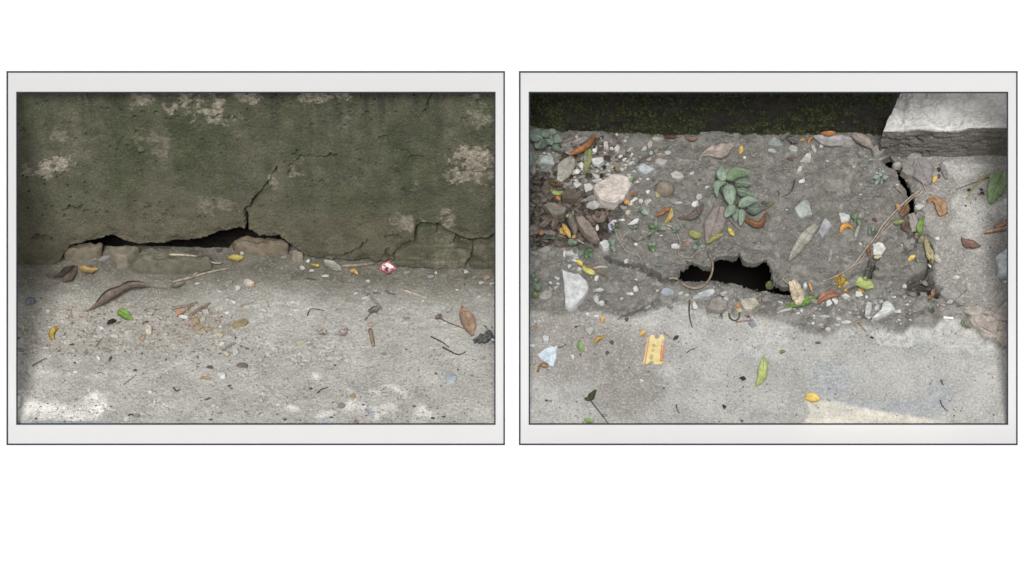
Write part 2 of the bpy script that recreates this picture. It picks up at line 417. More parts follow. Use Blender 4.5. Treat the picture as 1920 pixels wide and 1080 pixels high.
def pebbles(place, items, group, kind='chip', name='pebble', cat='pebble', z0=None):
    by = {}
    for it in items: by.setdefault(it[4], []).append(it)
    for ck, L in by.items():
        L.sort(); N = len(L)
        for i, it in enumerate(L):
            o = chip(*it[:5], name=name, z0=z0, ang=it[5] if len(it) > 5 else None)
            if N == 1: lb = f'{ck} {kind} {place}'
            elif i == 0: lb = f'leftmost {ck} {kind} {place}'
            elif i == N - 1: lb = f'rightmost {ck} {kind} {place}'
            else: lb = f'{ORD[i]} {ck} {kind} from left {place}'
            tag(o, lb, cat, group)

# ------------------------------------------------------------------ terrain and the display board with its two openings
m_white = opal('white_opal_sheet', .67, .31)
m_mat = opal('grey_opal_mat', .475, .515)
m_navy = plain('navy_edge', lin(6, 28, 64, 2.6), .6)
t = NT('earth'); m_earth = t.done(t.mix(t.ramp(t.noise(9, 5), .3, .7), (.028, .024, .019), (.055, .047, .038)), t.bump(t.noise(60, 5), .8, .01))  # earth colour darkened to stand in for shade inside the hole
V = [(-30, -30, -.42), (30, -30, -.42), (30, 30, -.42), (-30, 30, -.42)]
tag(mk('ground', V, [(0, 1, 2, 3)], m_earth), 'bare earth under the pavements and the display board', 'ground', kind='structure')
BC = CAM + FWD * D
def onboard(px, py, d=0.0):       # a point of the board's face; d metres proud of it
    return BC + XV * (px - 960) / 1000 + UPV * (540 - py) / 1000 - FWD * d
def slabs(rects, d0, d1):         # boxes on the board between two depths
    V = []; F = []
    for x0, y0, x1, y1 in rects:
        b = len(V)
        for d in (d0, d1):
            for x, y in ((x0, y0), (x1, y0), (x1, y1), (x0, y1)): V.append(onboard(x, y, d))
        F += [(b + 4, b + 7, b + 6, b + 5), (b, b + 1, b + 2, b + 3)] + [(b + i, b + 4 + i, b + 4 + (i + 1) % 4, b + (i + 1) % 4) for i in range(4)]
    return V, F
WINS = [(32, 173.5, 928, 795), (992.5, 173.5, 1888.7, 795)]
OUTS = [(14, 135, 945.3, 833), (974.5, 135, 1906.3, 833)]
foot = empty('display_board', onboard(960, 1400)); tag(foot, 'large plain white board around the two grey framed panels', 'board')
X0, X1, Y0, Y1 = -900, 2820, -500, 1400
(a0, t0, a1, b0), (a2, _, a3, _) = WINS
org = onboard(960, 1400)
(o0, ot, o1, ob), (o2, _, o3, _) = OUTS
for nm, rc in (('top_panel', (X0, Y0, X1, ot)), ('bottom_panel', (X0, ob, X1, Y1)), ('side_panel', (X0, ot, o0, ob)), ('side_panel', (o3, ot, X1, ob)), ('middle_panel', (o1, ot, o2, ob))):
    V, F = slabs([rc], -.004, 0); F = F[:1]; mk(nm, V, F, m_white, foot, org)
V, F = slabs([(958.5, 160, 961.5, 880)], -.9, -.005); mk('divider', V, F, m_white, foot, org)
for i in range(2):
    x0, y0, x1, y1 = OUTS[i]; u0, v0, u1, v1 = WINS[i]
    side = 'left' if i == 0 else 'right'
    org = onboard((x0 + x1) / 2, y1)
    root = empty('picture_mat', org)
    tag(root, ('pale grey mat with navy edges framing the mossy wall view on the left', 'pale grey mat with navy edges framing the broken pavement view on the right')[i], 'picture mat', 'grey mats on the white board')
    V, F = slabs([(x0, y0, x1, v0), (x0, v1, x1, y1), (x0, v0, u0, v1), (u1, v0, x1, v1)], .0005, .0015); F = F[::6]; mk('mat', V, F, m_mat, root, org)
    for (p, q, r_, s) in ((x0 - 1.5, y0 - 1.5, x1 + 1.5, y0 + 1.5), (x0 - 1.5, y1 - 1.5, x1 + 1.5, y1 + 1.5), (x0 - 1.5, y0 + 1.5, x0 + 1.5, y1 - 1.5), (x1 - 1.4, y0 + 1.5, x1 + 1.4, y1 - 1.5)):
        V, F = slabs([(p, q, r_, s)], .0002, .0022); mk('outer_edge', V, F, m_navy, root, org)
    for (p, q, r_, s) in ((u0 - 1.3, v0 - 1.3, u1 + 1.3, v0 + 1.3), (u0 - 1.3, v1 - 1.4, u1 + 1.3, v1 + 1.4), (u0 - 1.2, v0 + 1.3, u0 + 1.2, v1 - 1.4), (u1 - 1.2, v0 + 1.3, u1 + 1.2, v1 - 1.4)):
        V, F = slabs([(p, q, r_, s)], .0002, .0022); mk('inner_edge', V, F, m_navy, root, org)

# ================================================================== LEFT: pavement at the foot of the cracked mossy wall
STEP = .0017
def pave_grid(x0, x1, y0, y1):
    xs = np.arange(x0, x1, STEP); ys = np.arange(y0, y1, STEP)
    X, Y = np.meshgrid(xs, ys); PX, PY = topix(np.stack([X, Y, 0 * X], -1)); return X, Y, PX, PY
YW = float(at(480, 503)[1])
def left_shape(X, Y, PX, PY):
    """height and surface patches of the left pavement"""
    n1 = fbm(X, Y, 9, 4, 1); n2 = fbm(X, Y, 45, 4, 2); n3 = fbm(X, Y, 220, 3, 3)
    wx = PX + 14 * fbm(X, Y, 22, 3, 4) + 5 * n3; wy = PY + 11 * fbm(X, Y, 24, 3, 5) + 4 * fbm(X, Y, 200, 3, 6)
    dust_shade = sst(600, 515, PY + 14 * n1)                       # dust banked up towards the wall; as colour it also carries shade
    h = .0035 * n1 + .0012 * n2 + .0005 * n3 + dust_shade * .006
    litter = sst(.0, .35, blob(wx, wy, 190, 615, 250, 62)) * .9
    litter = np.maximum(litter, sst(.1, .5, blob(wx, wy, 370, 610, 120, 55)))
    clod = sst(.1, .5, fbm(X, Y, 70, 4, 8)) * np.maximum(litter, .25 * sst(640, 600, PY))
    h = h + .0022 * clod * (1 + n3)
    ledge = sst(-6, 5, np.interp(PX, [0, 300, 500, 640, 720, 800, 930], [700, 700, 590, 570, 575, 585, 560]) - PY + 9 * n2)   # dust sheet edge
    h = h + .002 * ledge
    pale = np.zeros(X.shape)
    for poly in ([(-140, 732), (40, 737), (48, 748), (60, 755), (85, 757), (105, 752), (130, 758), (150, 742), (170, 733), (185, 738), (203, 756), (192, 775), (185, 788), (-140, 788)],
                 [(528, 768), (545, 760), (560, 765), (566, 775), (545, 777)], [(592, 783), (612, 775), (622, 766), (630, 775), (618, 785), (600, 788)],
                 [(646, 760), (662, 752), (680, 760), (702, 766), (712, 782), (690, 784), (668, 779), (650, 770)], [(700, 764), (730, 757), (745, 765), (730, 775), (712, 776)],
                 [(728, 720), (745, 722), (758, 732), (772, 742), (757, 746), (748, 736), (735, 728)], [(645, 728), (664, 730), (672, 742), (655, 738)], [(696, 730), (720, 727), (712, 734)],
                 [(772, 760), (795, 757), (812, 770), (822, 782), (800, 778), (780, 776)], [(585, 700), (600, 703), (596, 712), (587, 710)]):
        pale = np.maximum(pale, sst(-7, 9, inside(wx * .8 + PX * .2, wy * .8 + PY * .2, poly) + 4 * n2 + 3 * n3))
    blue = np.maximum(sst(-2, 3, inside(wx * .4 + PX * .6, wy * .4 + PY * .6, [(680, 766), (692, 763), (702, 774), (698, 784), (684, 780)])), sst(-2, 3, inside(PX, PY, [(600, 786), (618, 784), (622, 810), (592, 810)])))
    blue = np.maximum(blue, sst(787, 790, PY + n2 * 2) * sst(215, 195, PX + 12 * n2))
    h = h + np.where(pale > .3, -.0008 * pale, 0) * .6 + .0006 * sst(.15, .5, fbm(X, Y, 120, 3, 9)) * (1 - pale)
    # shoe prints and scratches pressed into the dust
    rs = np.random.RandomState(3)
    for cx, cy, n_, sp in ((535, 662, 26, 44), (620, 665, 18, 46), (505, 640, 10, 26), (290, 760, 10, 36), (190, 765, 8, 24), (510, 745, 8, 26), (480, 700, 8, 26)):
        for _ in range(n_):
            x = cx + rs.normal() * sp * .5; y = cy + rs.normal() * sp * .28; a = rs.choice([.3, 1.4, 2.6]) + rs.normal() * .3; l = rs.uniform(5, 15)
            pts = [(x, y), (x + l * math.cos(a), y + l * .6 * math.sin(a)), (x + 1.6 * l * math.cos(a + .5), y + l * math.sin(a + .5))]
            h = h + groove(PX, PY, pts, 2.2, .0022, 1.5)
    for pts in ([(878, 548), (895, 550), (905, 555), (915, 558), (928, 560)], [(840, 583), (850, 577), (862, 573), (872, 568)], [(43, 742), (41, 756), (33, 770)], [(742, 728), (750, 735), (748, 746)], [(430, 572), (470, 580), (520, 572), (560, 577)]):
        h = h + groove(PX, PY, pts, 3, .005, 2)
    cave = sst(0, 14, np.interp(PX, [110, 150, 190, 215, 262, 300, 430, 440, 545, 560, 600], [480, 466, 464, 468, 466, 467, 470, 458, 458, 464, 470]) - PY + 3 * n2) * sst(112, 130, PX) * sst(600, 570, PX)
    h = h - .13 * cave                                    # the ground is washed out under the wall
    pale = pale * (.55 + .45 * sst(-.3, .15, fbm(X, Y, 48, 4, 12)))
    return h, dict(pale=pale, blue=blue, litter=np.clip(litter * (.6 + .6 * n2), 0, 1), dusty=dust_shade)
_gl = {}
def make_height(X, Y, h):
    x0, y0 = X[0, 0], Y[0, 0]
    def f(x, y):
        i = np.clip(np.rint((np.asarray(y) - y0) / STEP).astype(int), 0, h.shape[0] - 1); j = np.clip(np.rint((np.asarray(x) - x0) / STEP).astype(int), 0, h.shape[1] - 1)
        return h[i, j]
    return f
X, Y, PX, PY = pave_grid(-1.13, -.004, -.014, YW + .2)
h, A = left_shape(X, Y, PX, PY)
HL = make_height(X, Y, h); HEIGHT[0] = HL
def ground_mat(name, base, layers, grain=1.0, calm=None):
    t = NT(name); c = base
    if calm: grain = t.math('SUBTRACT', grain, t.math('MULTIPLY', t.attr(calm), .5))
    G_ = (lambda k: t.math('MULTIPLY', grain, k)) if calm else (lambda k: k * grain)
    c = t.mix(t.ramp(t.noise(14, 6, .65), .3, .7), shade(base, .80), shade(base, 1.12))
    c = t.mix(t.math('MULTIPLY', t.ramp(t.noise(5.5, 6, .7, None, 1.2), .5, .68), .45), c, shade(base, .68))
    for a, rgb, rgb2, sc_ in layers:
        c = t.mix(t.attr(a), c, t.mix(t.ramp(t.noise(sc_, 4, .65), .35, .65), rgb, rgb2))
    g1 = t.noise(230, 4, .7); g2 = t.noise(700, 2, .6); g3 = t.noise(110, 5, .75)
    c = t.mix(t.math('MULTIPLY', t.ramp(g3, .5, .66), G_(.4)), c, t.mix(.5, c, (.08, .076, .07)))
    c = t.mix(t.math('MULTIPLY', t.ramp(g1, .53, .62), G_(.55)), c, t.mix(.55, c, (.06, .056, .05)))
    c = t.mix(t.math('MULTIPLY', t.ramp(g1, .47, .37), G_(.5)), c, t.mix(.6, c, (.78, .77, .73)))
    c = t.mix(t.math('MULTIPLY', t.ramp(t.vor(170), .16, .08), G_(.5)), c, (.10, .095, .085))
    c = t.mix(t.math('MULTIPLY', t.ramp(t.vor(130, None, 'F1'), .13, .07), G_(.16)), c, (.70, .69, .66))
    nb = t.bump(g1, .7, .0016); return t.done(c, t.bump(g2, .4, .0006, nb))
m_pl = ground_mat('dusty_concrete', lin(194, 192, 185, EXPO), [('dusty', lin(110, 107, 97, EXPO), lin(132, 128, 117, EXPO), 30), ('litter', lin(156, 149, 138, EXPO), lin(182, 175, 164, EXPO), 60),  # dusty layer: dust colour with the wall's shade painted into it
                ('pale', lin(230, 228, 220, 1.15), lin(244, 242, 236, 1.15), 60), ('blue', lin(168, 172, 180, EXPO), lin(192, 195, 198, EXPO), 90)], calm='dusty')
P = np.stack([X, Y, h], -1); keep = np.ones((P.shape[0] - 1, P.shape[1] - 1), bool)
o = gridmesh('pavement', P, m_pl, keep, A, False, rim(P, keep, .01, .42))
tag(o, 'dusty pale concrete ground in front of the cracked mossy wall', 'pavement', kind='structure')

# the wall: one thick sheet, broken off unevenly at the bottom
PROF = [(-260, 502), (31, 500), (45, 502), (60, 500), (85, 500), (100, 497), (112, 490), (119, 476), (131, 463), (150, 456), (170, 453), (188, 450), (198, 444), (206, 442), (216, 445), (235, 450),
        (262, 456), (290, 457), (320, 454), (340, 452), (360, 449), (385, 444), (400, 440), (415, 435), (435, 431), (450, 429), (462, 430), (472, 432), (482, 437), (487, 443), (500, 444),
        (514, 445), (524, 443), (535, 450), (545, 458), (552, 464), (562, 470), (572, 478), (585, 485), (600, 488), (620, 488), (640, 487), (660, 486), (672, 489), (690, 485), (705, 490),
        (725, 489), (737, 486), (741, 478), (752, 467), (768, 457), (776, 450), (778, 436), (780, 424), (790, 420), (808, 419), (818, 424), (828, 427), (845, 435), (858, 441), (870, 446),
        (884, 450), (895, 450), (905, 447), (918, 445), (928, 440), (1010, 434)]
xs = np.arange(-1.13, -.004, .0018)
zt = (CAM[2] - (D + .012 - (YW - CAM[1]) * CP) / SP)          # up to just behind the board
pr = np.array([upright(a, b, YW) for a, b in PROF])
zb = np.interp(xs, pr[:, 0], pr[:, 2]) + .0022 * fbm(xs, xs * 0, 60, 3, 21) + .0012 * fbm(xs, xs * 0, 220, 2, 22)
rows = 300; tt = np.linspace(0, 1, rows)[:, None]
zl = zb.min(); Z = zl + (zt - zl) * tt + (zb[None] - zl) * (1 - tt) ** 4; Xw = np.broadcast_to(xs[None], Z.shape)
WX, WY = topix(np.stack([Xw, np.full(Z.shape, YW), Z], -1))
n1 = fbm(Xw, Z, 7, 4, 31); n2 = fbm(Xw, Z, 40, 4, 32); n3 = fbm(Xw, Z, 230, 3, 33)
qx = WX + 16 * fbm(Xw, Z, 26, 4, 34) + 5 * fbm(Xw, Z, 160, 3, 35); qy = WY + 12 * fbm(Xw, Z, 26, 4, 36) + 5 * fbm(Xw, Z, 160, 3, 37)
pale = np.zeros(Z.shape)
for cx, cy, rx, ry, k in ((112, 308, 34, 20, .85), (140, 300, 14, 18, .7), (84, 322, 20, 18, .7), (50, 316, 18, 20, .7), (250, 180, 14, 10, .6), (238, 192, 10, 12, .6), (105, 255, 22, 22, .35), (268, 185, 20, 14, .7), (318, 190, 22, 28, .8),
                          (352, 195, 18, 34, .8), (385, 190, 16, 22, .7), (402, 205, 18, 22, .9), (420, 224, 34, 7, .8), (400, 172, 22, 7, 1), (462, 182, 34, 10, .9), (485, 190, 10, 8, .8), (600, 178, 38, 9, 1), (565, 184, 12, 8, .9), (640, 176, 20, 6, .9),
                          (870, 300, 34, 30, .9), (905, 298, 30, 22, .9), (855, 328, 28, 16, .8), (900, 330, 24, 16, .7), (895, 215, 22, 26, .5), (890, 180, 12, 8, .8), (760, 414, 34, 18, .6), (835, 410, 26, 22, .6), (645, 235, 9, 14, .4),
                          (400, 385, 40, 22, .35), (300, 270, 26, 30, .3), (516, 345, 12, 16, .5), (555, 318, 14, 22, .45), (925, 352, 8, 12, .7), (780, 350, 8, 8, .5), (260, 262, 12, 16, .3)):
    pale = np.maximum(pale, k * sst(.08, .34, blob(qx, qy, cx, cy, rx * 1.1, ry * 1.1) + .35 * n2 + .2 * n3))
pale *= .85 * sst(-.35, .25, fbm(Xw, Z, 75, 4, 38) + .3 * n3)
for cx, cy, rx, ry in ((398, 172, 26, 8), (462, 180, 36, 9), (488, 190, 12, 7), (600, 176, 46, 11), (566, 183, 14, 7), (640, 174, 22, 6), (890, 300, 40, 26), (116, 306, 30, 15)):
    pale = np.maximum(pale, .8 * sst(.05, .3, blob(qx, qy, cx, cy, rx, ry) + .3 * n3) * sst(-.45, .1, fbm(Xw, Z, 95, 4, 39)))
soil = sst(345, 440, WY + 45 * n1 + 28 * n2 - 18 * np.sin(WX / 70) - 25 * sst(500, 800, WX))
green = np.clip(.55 + .55 * fbm(Xw * 2.2, Z * .6, 12, 4, 41) + .25 * n2, 0, 1) * (1 - .8 * soil)
streak = sst(.05, .5, fbm(Xw, Z * .12, 60, 3, 42)) * (.35 + .5 * sst(330, 190, WY)) + .5 * sst(215, 176, WY + 15 * n2)
dy = .004 * n1 + .0016 * n2 + .0009 * n3 - .0025 * sst(.2, .5, pale) * (1 + .8 * n3) - .0016 * soil * n2
rs = np.random.RandomState(9)
pits = [(268, 210, 4), (253, 219, 3), (293, 211, 4), (256, 247, 4), (199, 234, 2), (142, 261, 3), (161, 253, 3), (131, 230, 2), (86, 235, 2), (722, 260, 6), (713, 260, 4), (584, 235, 3), (549, 290, 3), (646, 237, 3), (756, 356, 4), (674, 301, 3),
        (705, 307, 2), (855, 288, 5), (915, 281, 5), (908, 285, 4), (440, 223, 4), (430, 222, 3), (408, 218, 3), (414, 237, 2), (379, 262, 2), (413, 273, 2), (374, 408, 4), (85, 447, 7), (70, 443, 5), (161, 396, 4), (150, 390, 5), (130, 389, 4), (201, 398, 3), (603, 341, 5),
        (300, 415, 3), (310, 402, 3), (800, 200, 3), (795, 212, 3), (545, 312, 4), (552, 303, 3), (265, 288, 4), (240, 273, 3), (206, 275, 3), (189, 295, 2)]
for _ in range(170): pits.append((rs.uniform(-60, 940), rs.uniform(178, 430), rs.choice([1.3, 1.6, 2.0, 2.4])))
for cx, cy in ((900, 220), (350, 200), (110, 330), (160, 392), (860, 310), (300, 390), (545, 180), (690, 200)):
    for _ in range(11): pits.append((cx + rs.normal() * 32, cy + rs.normal() * 14, rs.choice([1.5, 2, 2.6])))
for cx, cy, r_ in pits:
    k = (np.abs(WX - cx) < r_ * 3) & (np.abs(WY - cy) < r_ * 3)
    if k.any(): dy[k] -= .009 * sst(0, .6, blob(WX[k] + 1.5 * n3[k], WY[k], cx, cy, r_ * 1.25, r_) + .15 * n3[k])
for pts, wd, dp in (([(519, 312), (514, 325), (506, 335), (501, 348), (491, 358), (481, 372)], 2.1, .03), ([(481, 372), (470, 385), (460, 395), (464, 405), (462, 420), (462, 433)], 3.0, .04),
                    ([(541, 323), (552, 308), (562, 297), (580, 293), (600, 295), (612, 298), (630, 293)], 3.4, .007), ([(722, 445), (735, 444), (750, 446)], 3.2, .02), ([(648, 480), (662, 470), (678, 463), (690, 452)], 3.4, .012),
                    ([(741, 478), (756, 466), (772, 456)], 3, .02), ([(799, 214), (801, 197), (812, 172)], 3, .006), ([(385, 218), (410, 222), (440, 226)], 3, .008), ([(550, 290), (556, 283)], 3, .012), ([(610, 298), (628, 293)], 4, .01),
                    ([(730, 485), (722, 476), (728, 468)], 3, .01), ([(840, 330), (870, 322), (905, 325), (925, 318)], 3, .006), ([(500, 361), (512, 352)], 2.5, .005), ([(120, 395), (135, 391), (150, 395)], 3, .009), ([(60, 446), (80, 446), (98, 450)], 4, .009),
                    ([(770, 296), (780, 294), (790, 293)], 2.4, .008), ([(745, 284), (760, 284)], 2.4, .006)):
    dy += groove(WX, WY, pts, wd, dp, 3.5)
lip = sst(26, 0, (Z - zb[None]) * 1000) * sst(90, 130, WX)
dy -= lip * (.006 + .005 * fbm(Xw, Z, 55, 3, 44)) * sst(-.4, .3, n2)
Pw = np.stack([Xw, YW - dy, Z], -1)
und = []                                                        # the broken underside, running back into the dark
for q, yy in enumerate((.17, .12, .075, .04, .018, .006)):
    r_ = Pw[0].copy(); r_[:, 1] += yy; r_[:, 2] += .004 * fbm(xs, xs * 0 + yy * 9, 45, 3, 50 + q) + min(yy, .05) * .12; und.append(r_)
Pw = np.concatenate([np.array(und), Pw], 0)
def ext(a): return np.concatenate([np.repeat(a[:1], 6, 0), a], 0)
t = NT('mossy_concrete')
bare = t.mix(t.ramp(t.noise(35, 5, .65), .3, .7), lin(88, 87, 75, 1.08), lin(114, 110, 96, 1.08))
c = t.mix(t.attr('soil'), bare, t.mix(t.ramp(t.noise(28, 5, .7), .3, .7), lin(86, 82, 69, 1.15), lin(114, 107, 91, 1.15)))
gr = t.mix(t.ramp(t.noise(22, 5, .7), .35, .65), lin(50, 59, 40, 1.15), lin(76, 83, 57, 1.15))
c = t.mix(t.math('MULTIPLY', t.attr('green'), .92), c, gr)
vs = t.scalevec((1, 1, .14))
c = t.mix(t.math('MULTIPLY', t.attr('streak'), t.ramp(t.noise(70, 4, .7, vs), .35, .65)), c, lin(60, 62, 52, 1.0))
c = t.mix(t.attr('pale'), c, t.mix(t.ramp(t.noise(110, 4, .7), .35, .65), lin(132, 123, 109, 1.0), lin(178, 171, 157, 1.0)))
c = t.mix(t.math('MULTIPLY', t.ramp(t.noise(420, 3, .7), .56, .66), .6), c, lin(128, 126, 104, 1.0))
c = t.mix(t.math('MULTIPLY', t.ramp(t.noise(300, 4, .7), .46, .36), .65), c, lin(42, 42, 35, 1.0))
nb = t.bump(t.noise(240, 6, .8), .8, .0018)
m_wall = t.done(c, t.bump(t.noise(700, 2), .5, .0008, nb))
o = gridmesh('mossy_wall', Pw, m_wall, None, dict(pale=ext(pale), soil=ext(soil), green=ext(green), streak=ext(streak)), False)
tag(o, 'green stained concrete wall with a jagged crack, broken off above the ground', 'wall')
# what the wall stands on, darkened to paint the shade deep in the gap
V = []; 
gx = np.linspace(-1.13, -.004, 90); gzv = np.linspace(-.18, .22, 20)
GX, GZ = np.meshgrid(gx, gzv); GY = YW + .185 + .02 * fbm(GX, GZ, 14, 4, 61)
t = NT('footing_soil_shade'); m_foot = t.done(t.mix(t.ramp(t.noise(60, 5), .3, .7), (.025, .022, .018), (.06, .052, .042)), t.bump(t.noise(120, 5), 1, .006))
tag(gridmesh('wall_footing', np.stack([GX, GY, GZ], -1), m_foot), 'earth footing in the gap under the mossy wall, painted dark as shade', 'footing')

def plate(label, poly, front, thick, rgb, name='broken_slab', cat='slab', group=None, n=70, rough=.5, mat=None):
    """a piece of broken wall standing in the wall's plane, its front `front` metres before it"""
    _ls[0] += 1; sd_ = _ls[0]; B = upright(*np.array(poly, float).T, YW - front)
    gx = np.arange(B[:, 0].min() - .004, min(B[:, 0].max() + .004, -.005), .0015); gz_ = np.arange(B[:, 2].min() - .004, B[:, 2].max() + .004, .0015)
    X, Z = np.meshgrid(gx, gz_); QX, QY = topix(np.stack([X, np.full(X.shape, YW - front), Z], -1))
    s = inside(QX + 3 * fbm(X, Z, 60, 3, sd_) + 1.2 * fbm(X, Z, 260, 2, sd_ + 9), QY + 3 * fbm(X, Z, 60, 3, sd_ + 5) + 1.2 * fbm(X, Z, 260, 2, sd_ + 8), [tuple(p) for p in poly])
    y = YW - front + .006 * sst(5, -1, s) ** 2 + .0045 * rough * fbm(X, Z, 28, 5, sd_, .6) + .002 * np.abs(fbm(X, Z, 90, 4, sd_ + 2))
    P = np.stack([X, y, Z], -1); k = s > 0; keep = k[:-1, :-1] & k[1:, :-1] & k[:-1, 1:] & k[1:, 1:]
    o = gridmesh(name, P - [B[:, 0].mean(), YW - front, B[:, 2].min()], mat or m_wall, keep, dict(pale=.25 * sst(0, .5, fbm(X, Z, 40, 4, sd_ + 7)), soil=.75 + 0 * X, green=np.clip(.35 + .6 * fbm(X, Z, 30, 4, sd_ + 6), 0, 1), streak=0 * X), False, rim(P - [B[:, 0].mean(), YW - front, B[:, 2].min()], keep, thick, 0, 1))
    o.location = [B[:, 0].mean(), YW - front, B[:, 2].min()]
    return tag(o, label, cat, group)
slabc = lin(108, 104, 91, 1.05); slabl = lin(128, 123, 110, 1.0)
G = 'pieces broken off the foot of the mossy wall'
plate('long broken concrete slab at the wall foot, right of the red wrapper', [(739, 492), (740, 480), (750, 471), (757, 467), (772, 458), (806, 461), (849, 458), (870, 461), (886, 464), (885, 480), (876, 492), (850, 493), (790, 492)], .006, .05, slabc, group=G)
plate('short broken concrete slab at the wall foot by the right frame edge', [(886, 493), (886, 466), (900, 462), (926, 460), (953, 459), (953, 494), (905, 495)], .004, .05, slabc, group=G)
plate('pale ledge of concrete under the long broken slab', [(741, 491), (790, 489), (850, 490), (876, 489), (874, 505), (856, 508), (787, 505), (742, 502)], .013, .06, slabl, 'concrete_ledge', 'ledge', G)
plate('pale ledge of concrete under the short broken slab', [(880, 491), (905, 492), (953, 491), (953, 508), (912, 509), (882, 506)], .011, .06, slabl, 'concrete_ledge', 'ledge', G)
plate('squarish plaster flake sitting on the long slab under the crack', [(780, 464), (781, 437), (787, 429), (809, 426), (819, 430), (818, 440), (818, 464), (798, 464)], .0015, .04, slabc, 'plaster_flake', 'flake', G, 46)
plate('pointed plaster flake beside the squarish one under the crack', [(812, 441), (827, 433), (840, 438), (854, 445), (850, 456), (840, 464), (812, 464)], .0035, .04, slabc, 'plaster_flake', 'flake', G, 46)
plate('small grey rubble lump inside the crack, right of the pointed flake', [(860, 452), (868, 447), (880, 455), (884, 461), (862, 458)], -.008, .03, lin(110, 108, 100, .9), 'rubble_lump', 'rubble', G, 36)
plate('small grey rubble lump inside the crack by the right frame', [(904, 457), (914, 452), (921, 456), (918, 461), (906, 461)], -.008, .03, lin(110, 108, 100, .9), 'rubble_lump', 'rubble', G, 36)

# stones under the wall
G = 'stones lying under the broken wall foot'
ug = lin(118, 110, 94, 1.1)
rock('flat tan stone wedged under the wall above the brown leaves', [(118, 486), (126, 474), (137, 462), (165, 457), (195, 455), (193, 470), (185, 479), (163, 483), (136, 489)], 30, ug, group=G, rough=.12, flat=False)
rock('smooth wedge-shaped tan stone left of the big block', [(207, 471), (213, 463), (240, 462), (265, 464), (254, 486), (240, 505), (221, 503), (212, 486)], 36, lin(128, 121, 106, 1.1), group=G, rough=.03, top=.8)
rock('big rough grey block lying below the wall gap', [(250, 512), (250, 496), (266, 474), (292, 466), (330, 464), (372, 470), (394, 484), (397, 500), (382, 509), (340, 514), (290, 516)], 36, lin(106, 103, 90, 1.15), 'stone_block', 'block', G, rough=.12, top=.85, tilt=.06, n=70)
rock('long pale brown boulder under the peak of the wall gap', [(439, 456), (444, 447), (460, 443), (481, 446), (514, 450), (543, 461), (544, 474), (534, 478), (522, 475), (498, 480), (484, 477), (457, 471), (443, 468)], 28, lin(118, 108, 92, 1.1), group=G, rough=.14, n=60, flat=False)
rock('small tan stone right of the long brown boulder', [(547, 473), (555, 468), (570, 480), (569, 487), (558, 492), (548, 484)], 17, lin(128, 120, 106, .8), group=G)
pebbles('lying under the wall beside the long boulder', [(533, 482, 11, 7, 'grey'), (453, 475, 9, 7, 'pale grey'), (577, 489, 7, 8, 'white'), (588, 483, 10, 7, 'grey'), (195, 484, 20, 10, 'grey'), (175, 487, 14, 7, 'grey'), (567, 502, 10, 8, 'pale grey'), (584, 508, 8, 6, 'pale grey'), (610, 518, 12, 7, 'pale grey'),
         (380, 463, 10, 22, 'grey'), (412, 470, 12, 8, 'dark grey')], G, 'stone')
twig('flat wooden lath lying under the wall left of the red wrapper', [(641, 498), (670, 497), (701, 493)], 3.0, lin(128, 120, 104, 1), 'wood_lath', 'lath', lift=2, taper=1)

# leaves on the left
G = 'fallen leaves on the left pavement'
br = lin(126, 104, 92, EXPO); tan = lin(168, 132, 104, EXPO)
leaf('brown folded leaf with a long thin tail below the flat tan stone', [(144, 499), (136, 508), (127, 519), (118, 528)], [1, 9, 11, 2], br, group=G, curl=7, lift=2, crumple=1.5, stalk=[(108, 522), (97, 521), (87, 516)], spot=.6)
leaf('narrow dark brown curled leaf lying against the folded one', [(100, 519), (114, 514), (126, 504), (140, 498)], [.6, 4, 5, 1], lin(92, 74, 66, EXPO), group=G, curl=5, lift=5, arch=4)
leaf('yellowish brown crumpled leaf with a dark hole under the wall', [(146, 497), (158, 504), (170, 505), (184, 505)], [1.5, 8, 8, 2], lin(184, 150, 84, EXPO), group=G, curl=5, lift=4, crumple=3, torn=.5, spot=.7)
leaf('long brown curled leaf with a stalk across the dust', [(161, 584), (175, 576), (190, 564), (205, 552), (222, 543), (240, 535), (262, 533), (281, 538)], [.4, 3, 8, 10, 7, 8, 7, .6], lin(138, 116, 98, EXPO), group=G, curl=9, arch=8, lift=2, crumple=2, stalk=[(281, 538), (295, 540), (310, 541), (320, 544)], spot=.5, nu=20)
leaf('fresh bright green oval leaf on the dust', [(221, 582), (234, 590), (249, 599)], 8.5, lin(116, 160, 44, 1.15), group=G, curl=3, shape='egg', spot=0, dust=.08)
leaf('small shrivelled blackish leaf left of the green leaf', [(200, 608), (208, 602), (219, 600)], 4, lin(52, 46, 48, EXPO), group=G, curl=5)
leaf('bright yellow curved leaf near the left frame', [(109, 613), (101, 617), (96, 626), (98, 636)], [2, 4.5, 5.5, 3], lin(226, 196, 40, EXPO), group=G, curl=5, arch=2, spot=.15, dust=.05)
leaf('dull yellow leaf in the shade under the wall gap', [(427, 482), (443, 484), (458, 482)], 6, lin(178, 158, 56, 1.0), group=G, curl=5, torn=.4)
leaf('crumpled yellow leaf scrap near the small tan stone', [(582, 495), (590, 497), (599, 498)], 4, lin(186, 160, 44, 1.05), group=G, curl=5, torn=.5)
leaf('grey dry leaf lying half under the wall left of the lath', [(606, 488), (622, 497), (641, 507)], 8, lin(172, 168, 158, EXPO), group=G, curl=2, spot=.2)
leaf('yellow leaf scrap left of the red wrapper', [(656, 508), (664, 508), (671, 514)], 4.5, lin(220, 176, 60, EXPO), group=G, curl=5, torn=.5, spot=.2)
leaf('big orange tan leaf with holes by the right frame', [(866, 574), (872, 590), (879, 606), (886, 630)], [1, 11, 15, 10, 2], lin(196, 150, 108, EXPO), group=G, curl=6, lift=2, crumple=3, torn=.25, spot=.8, nu=18, nv=9, rib=True)
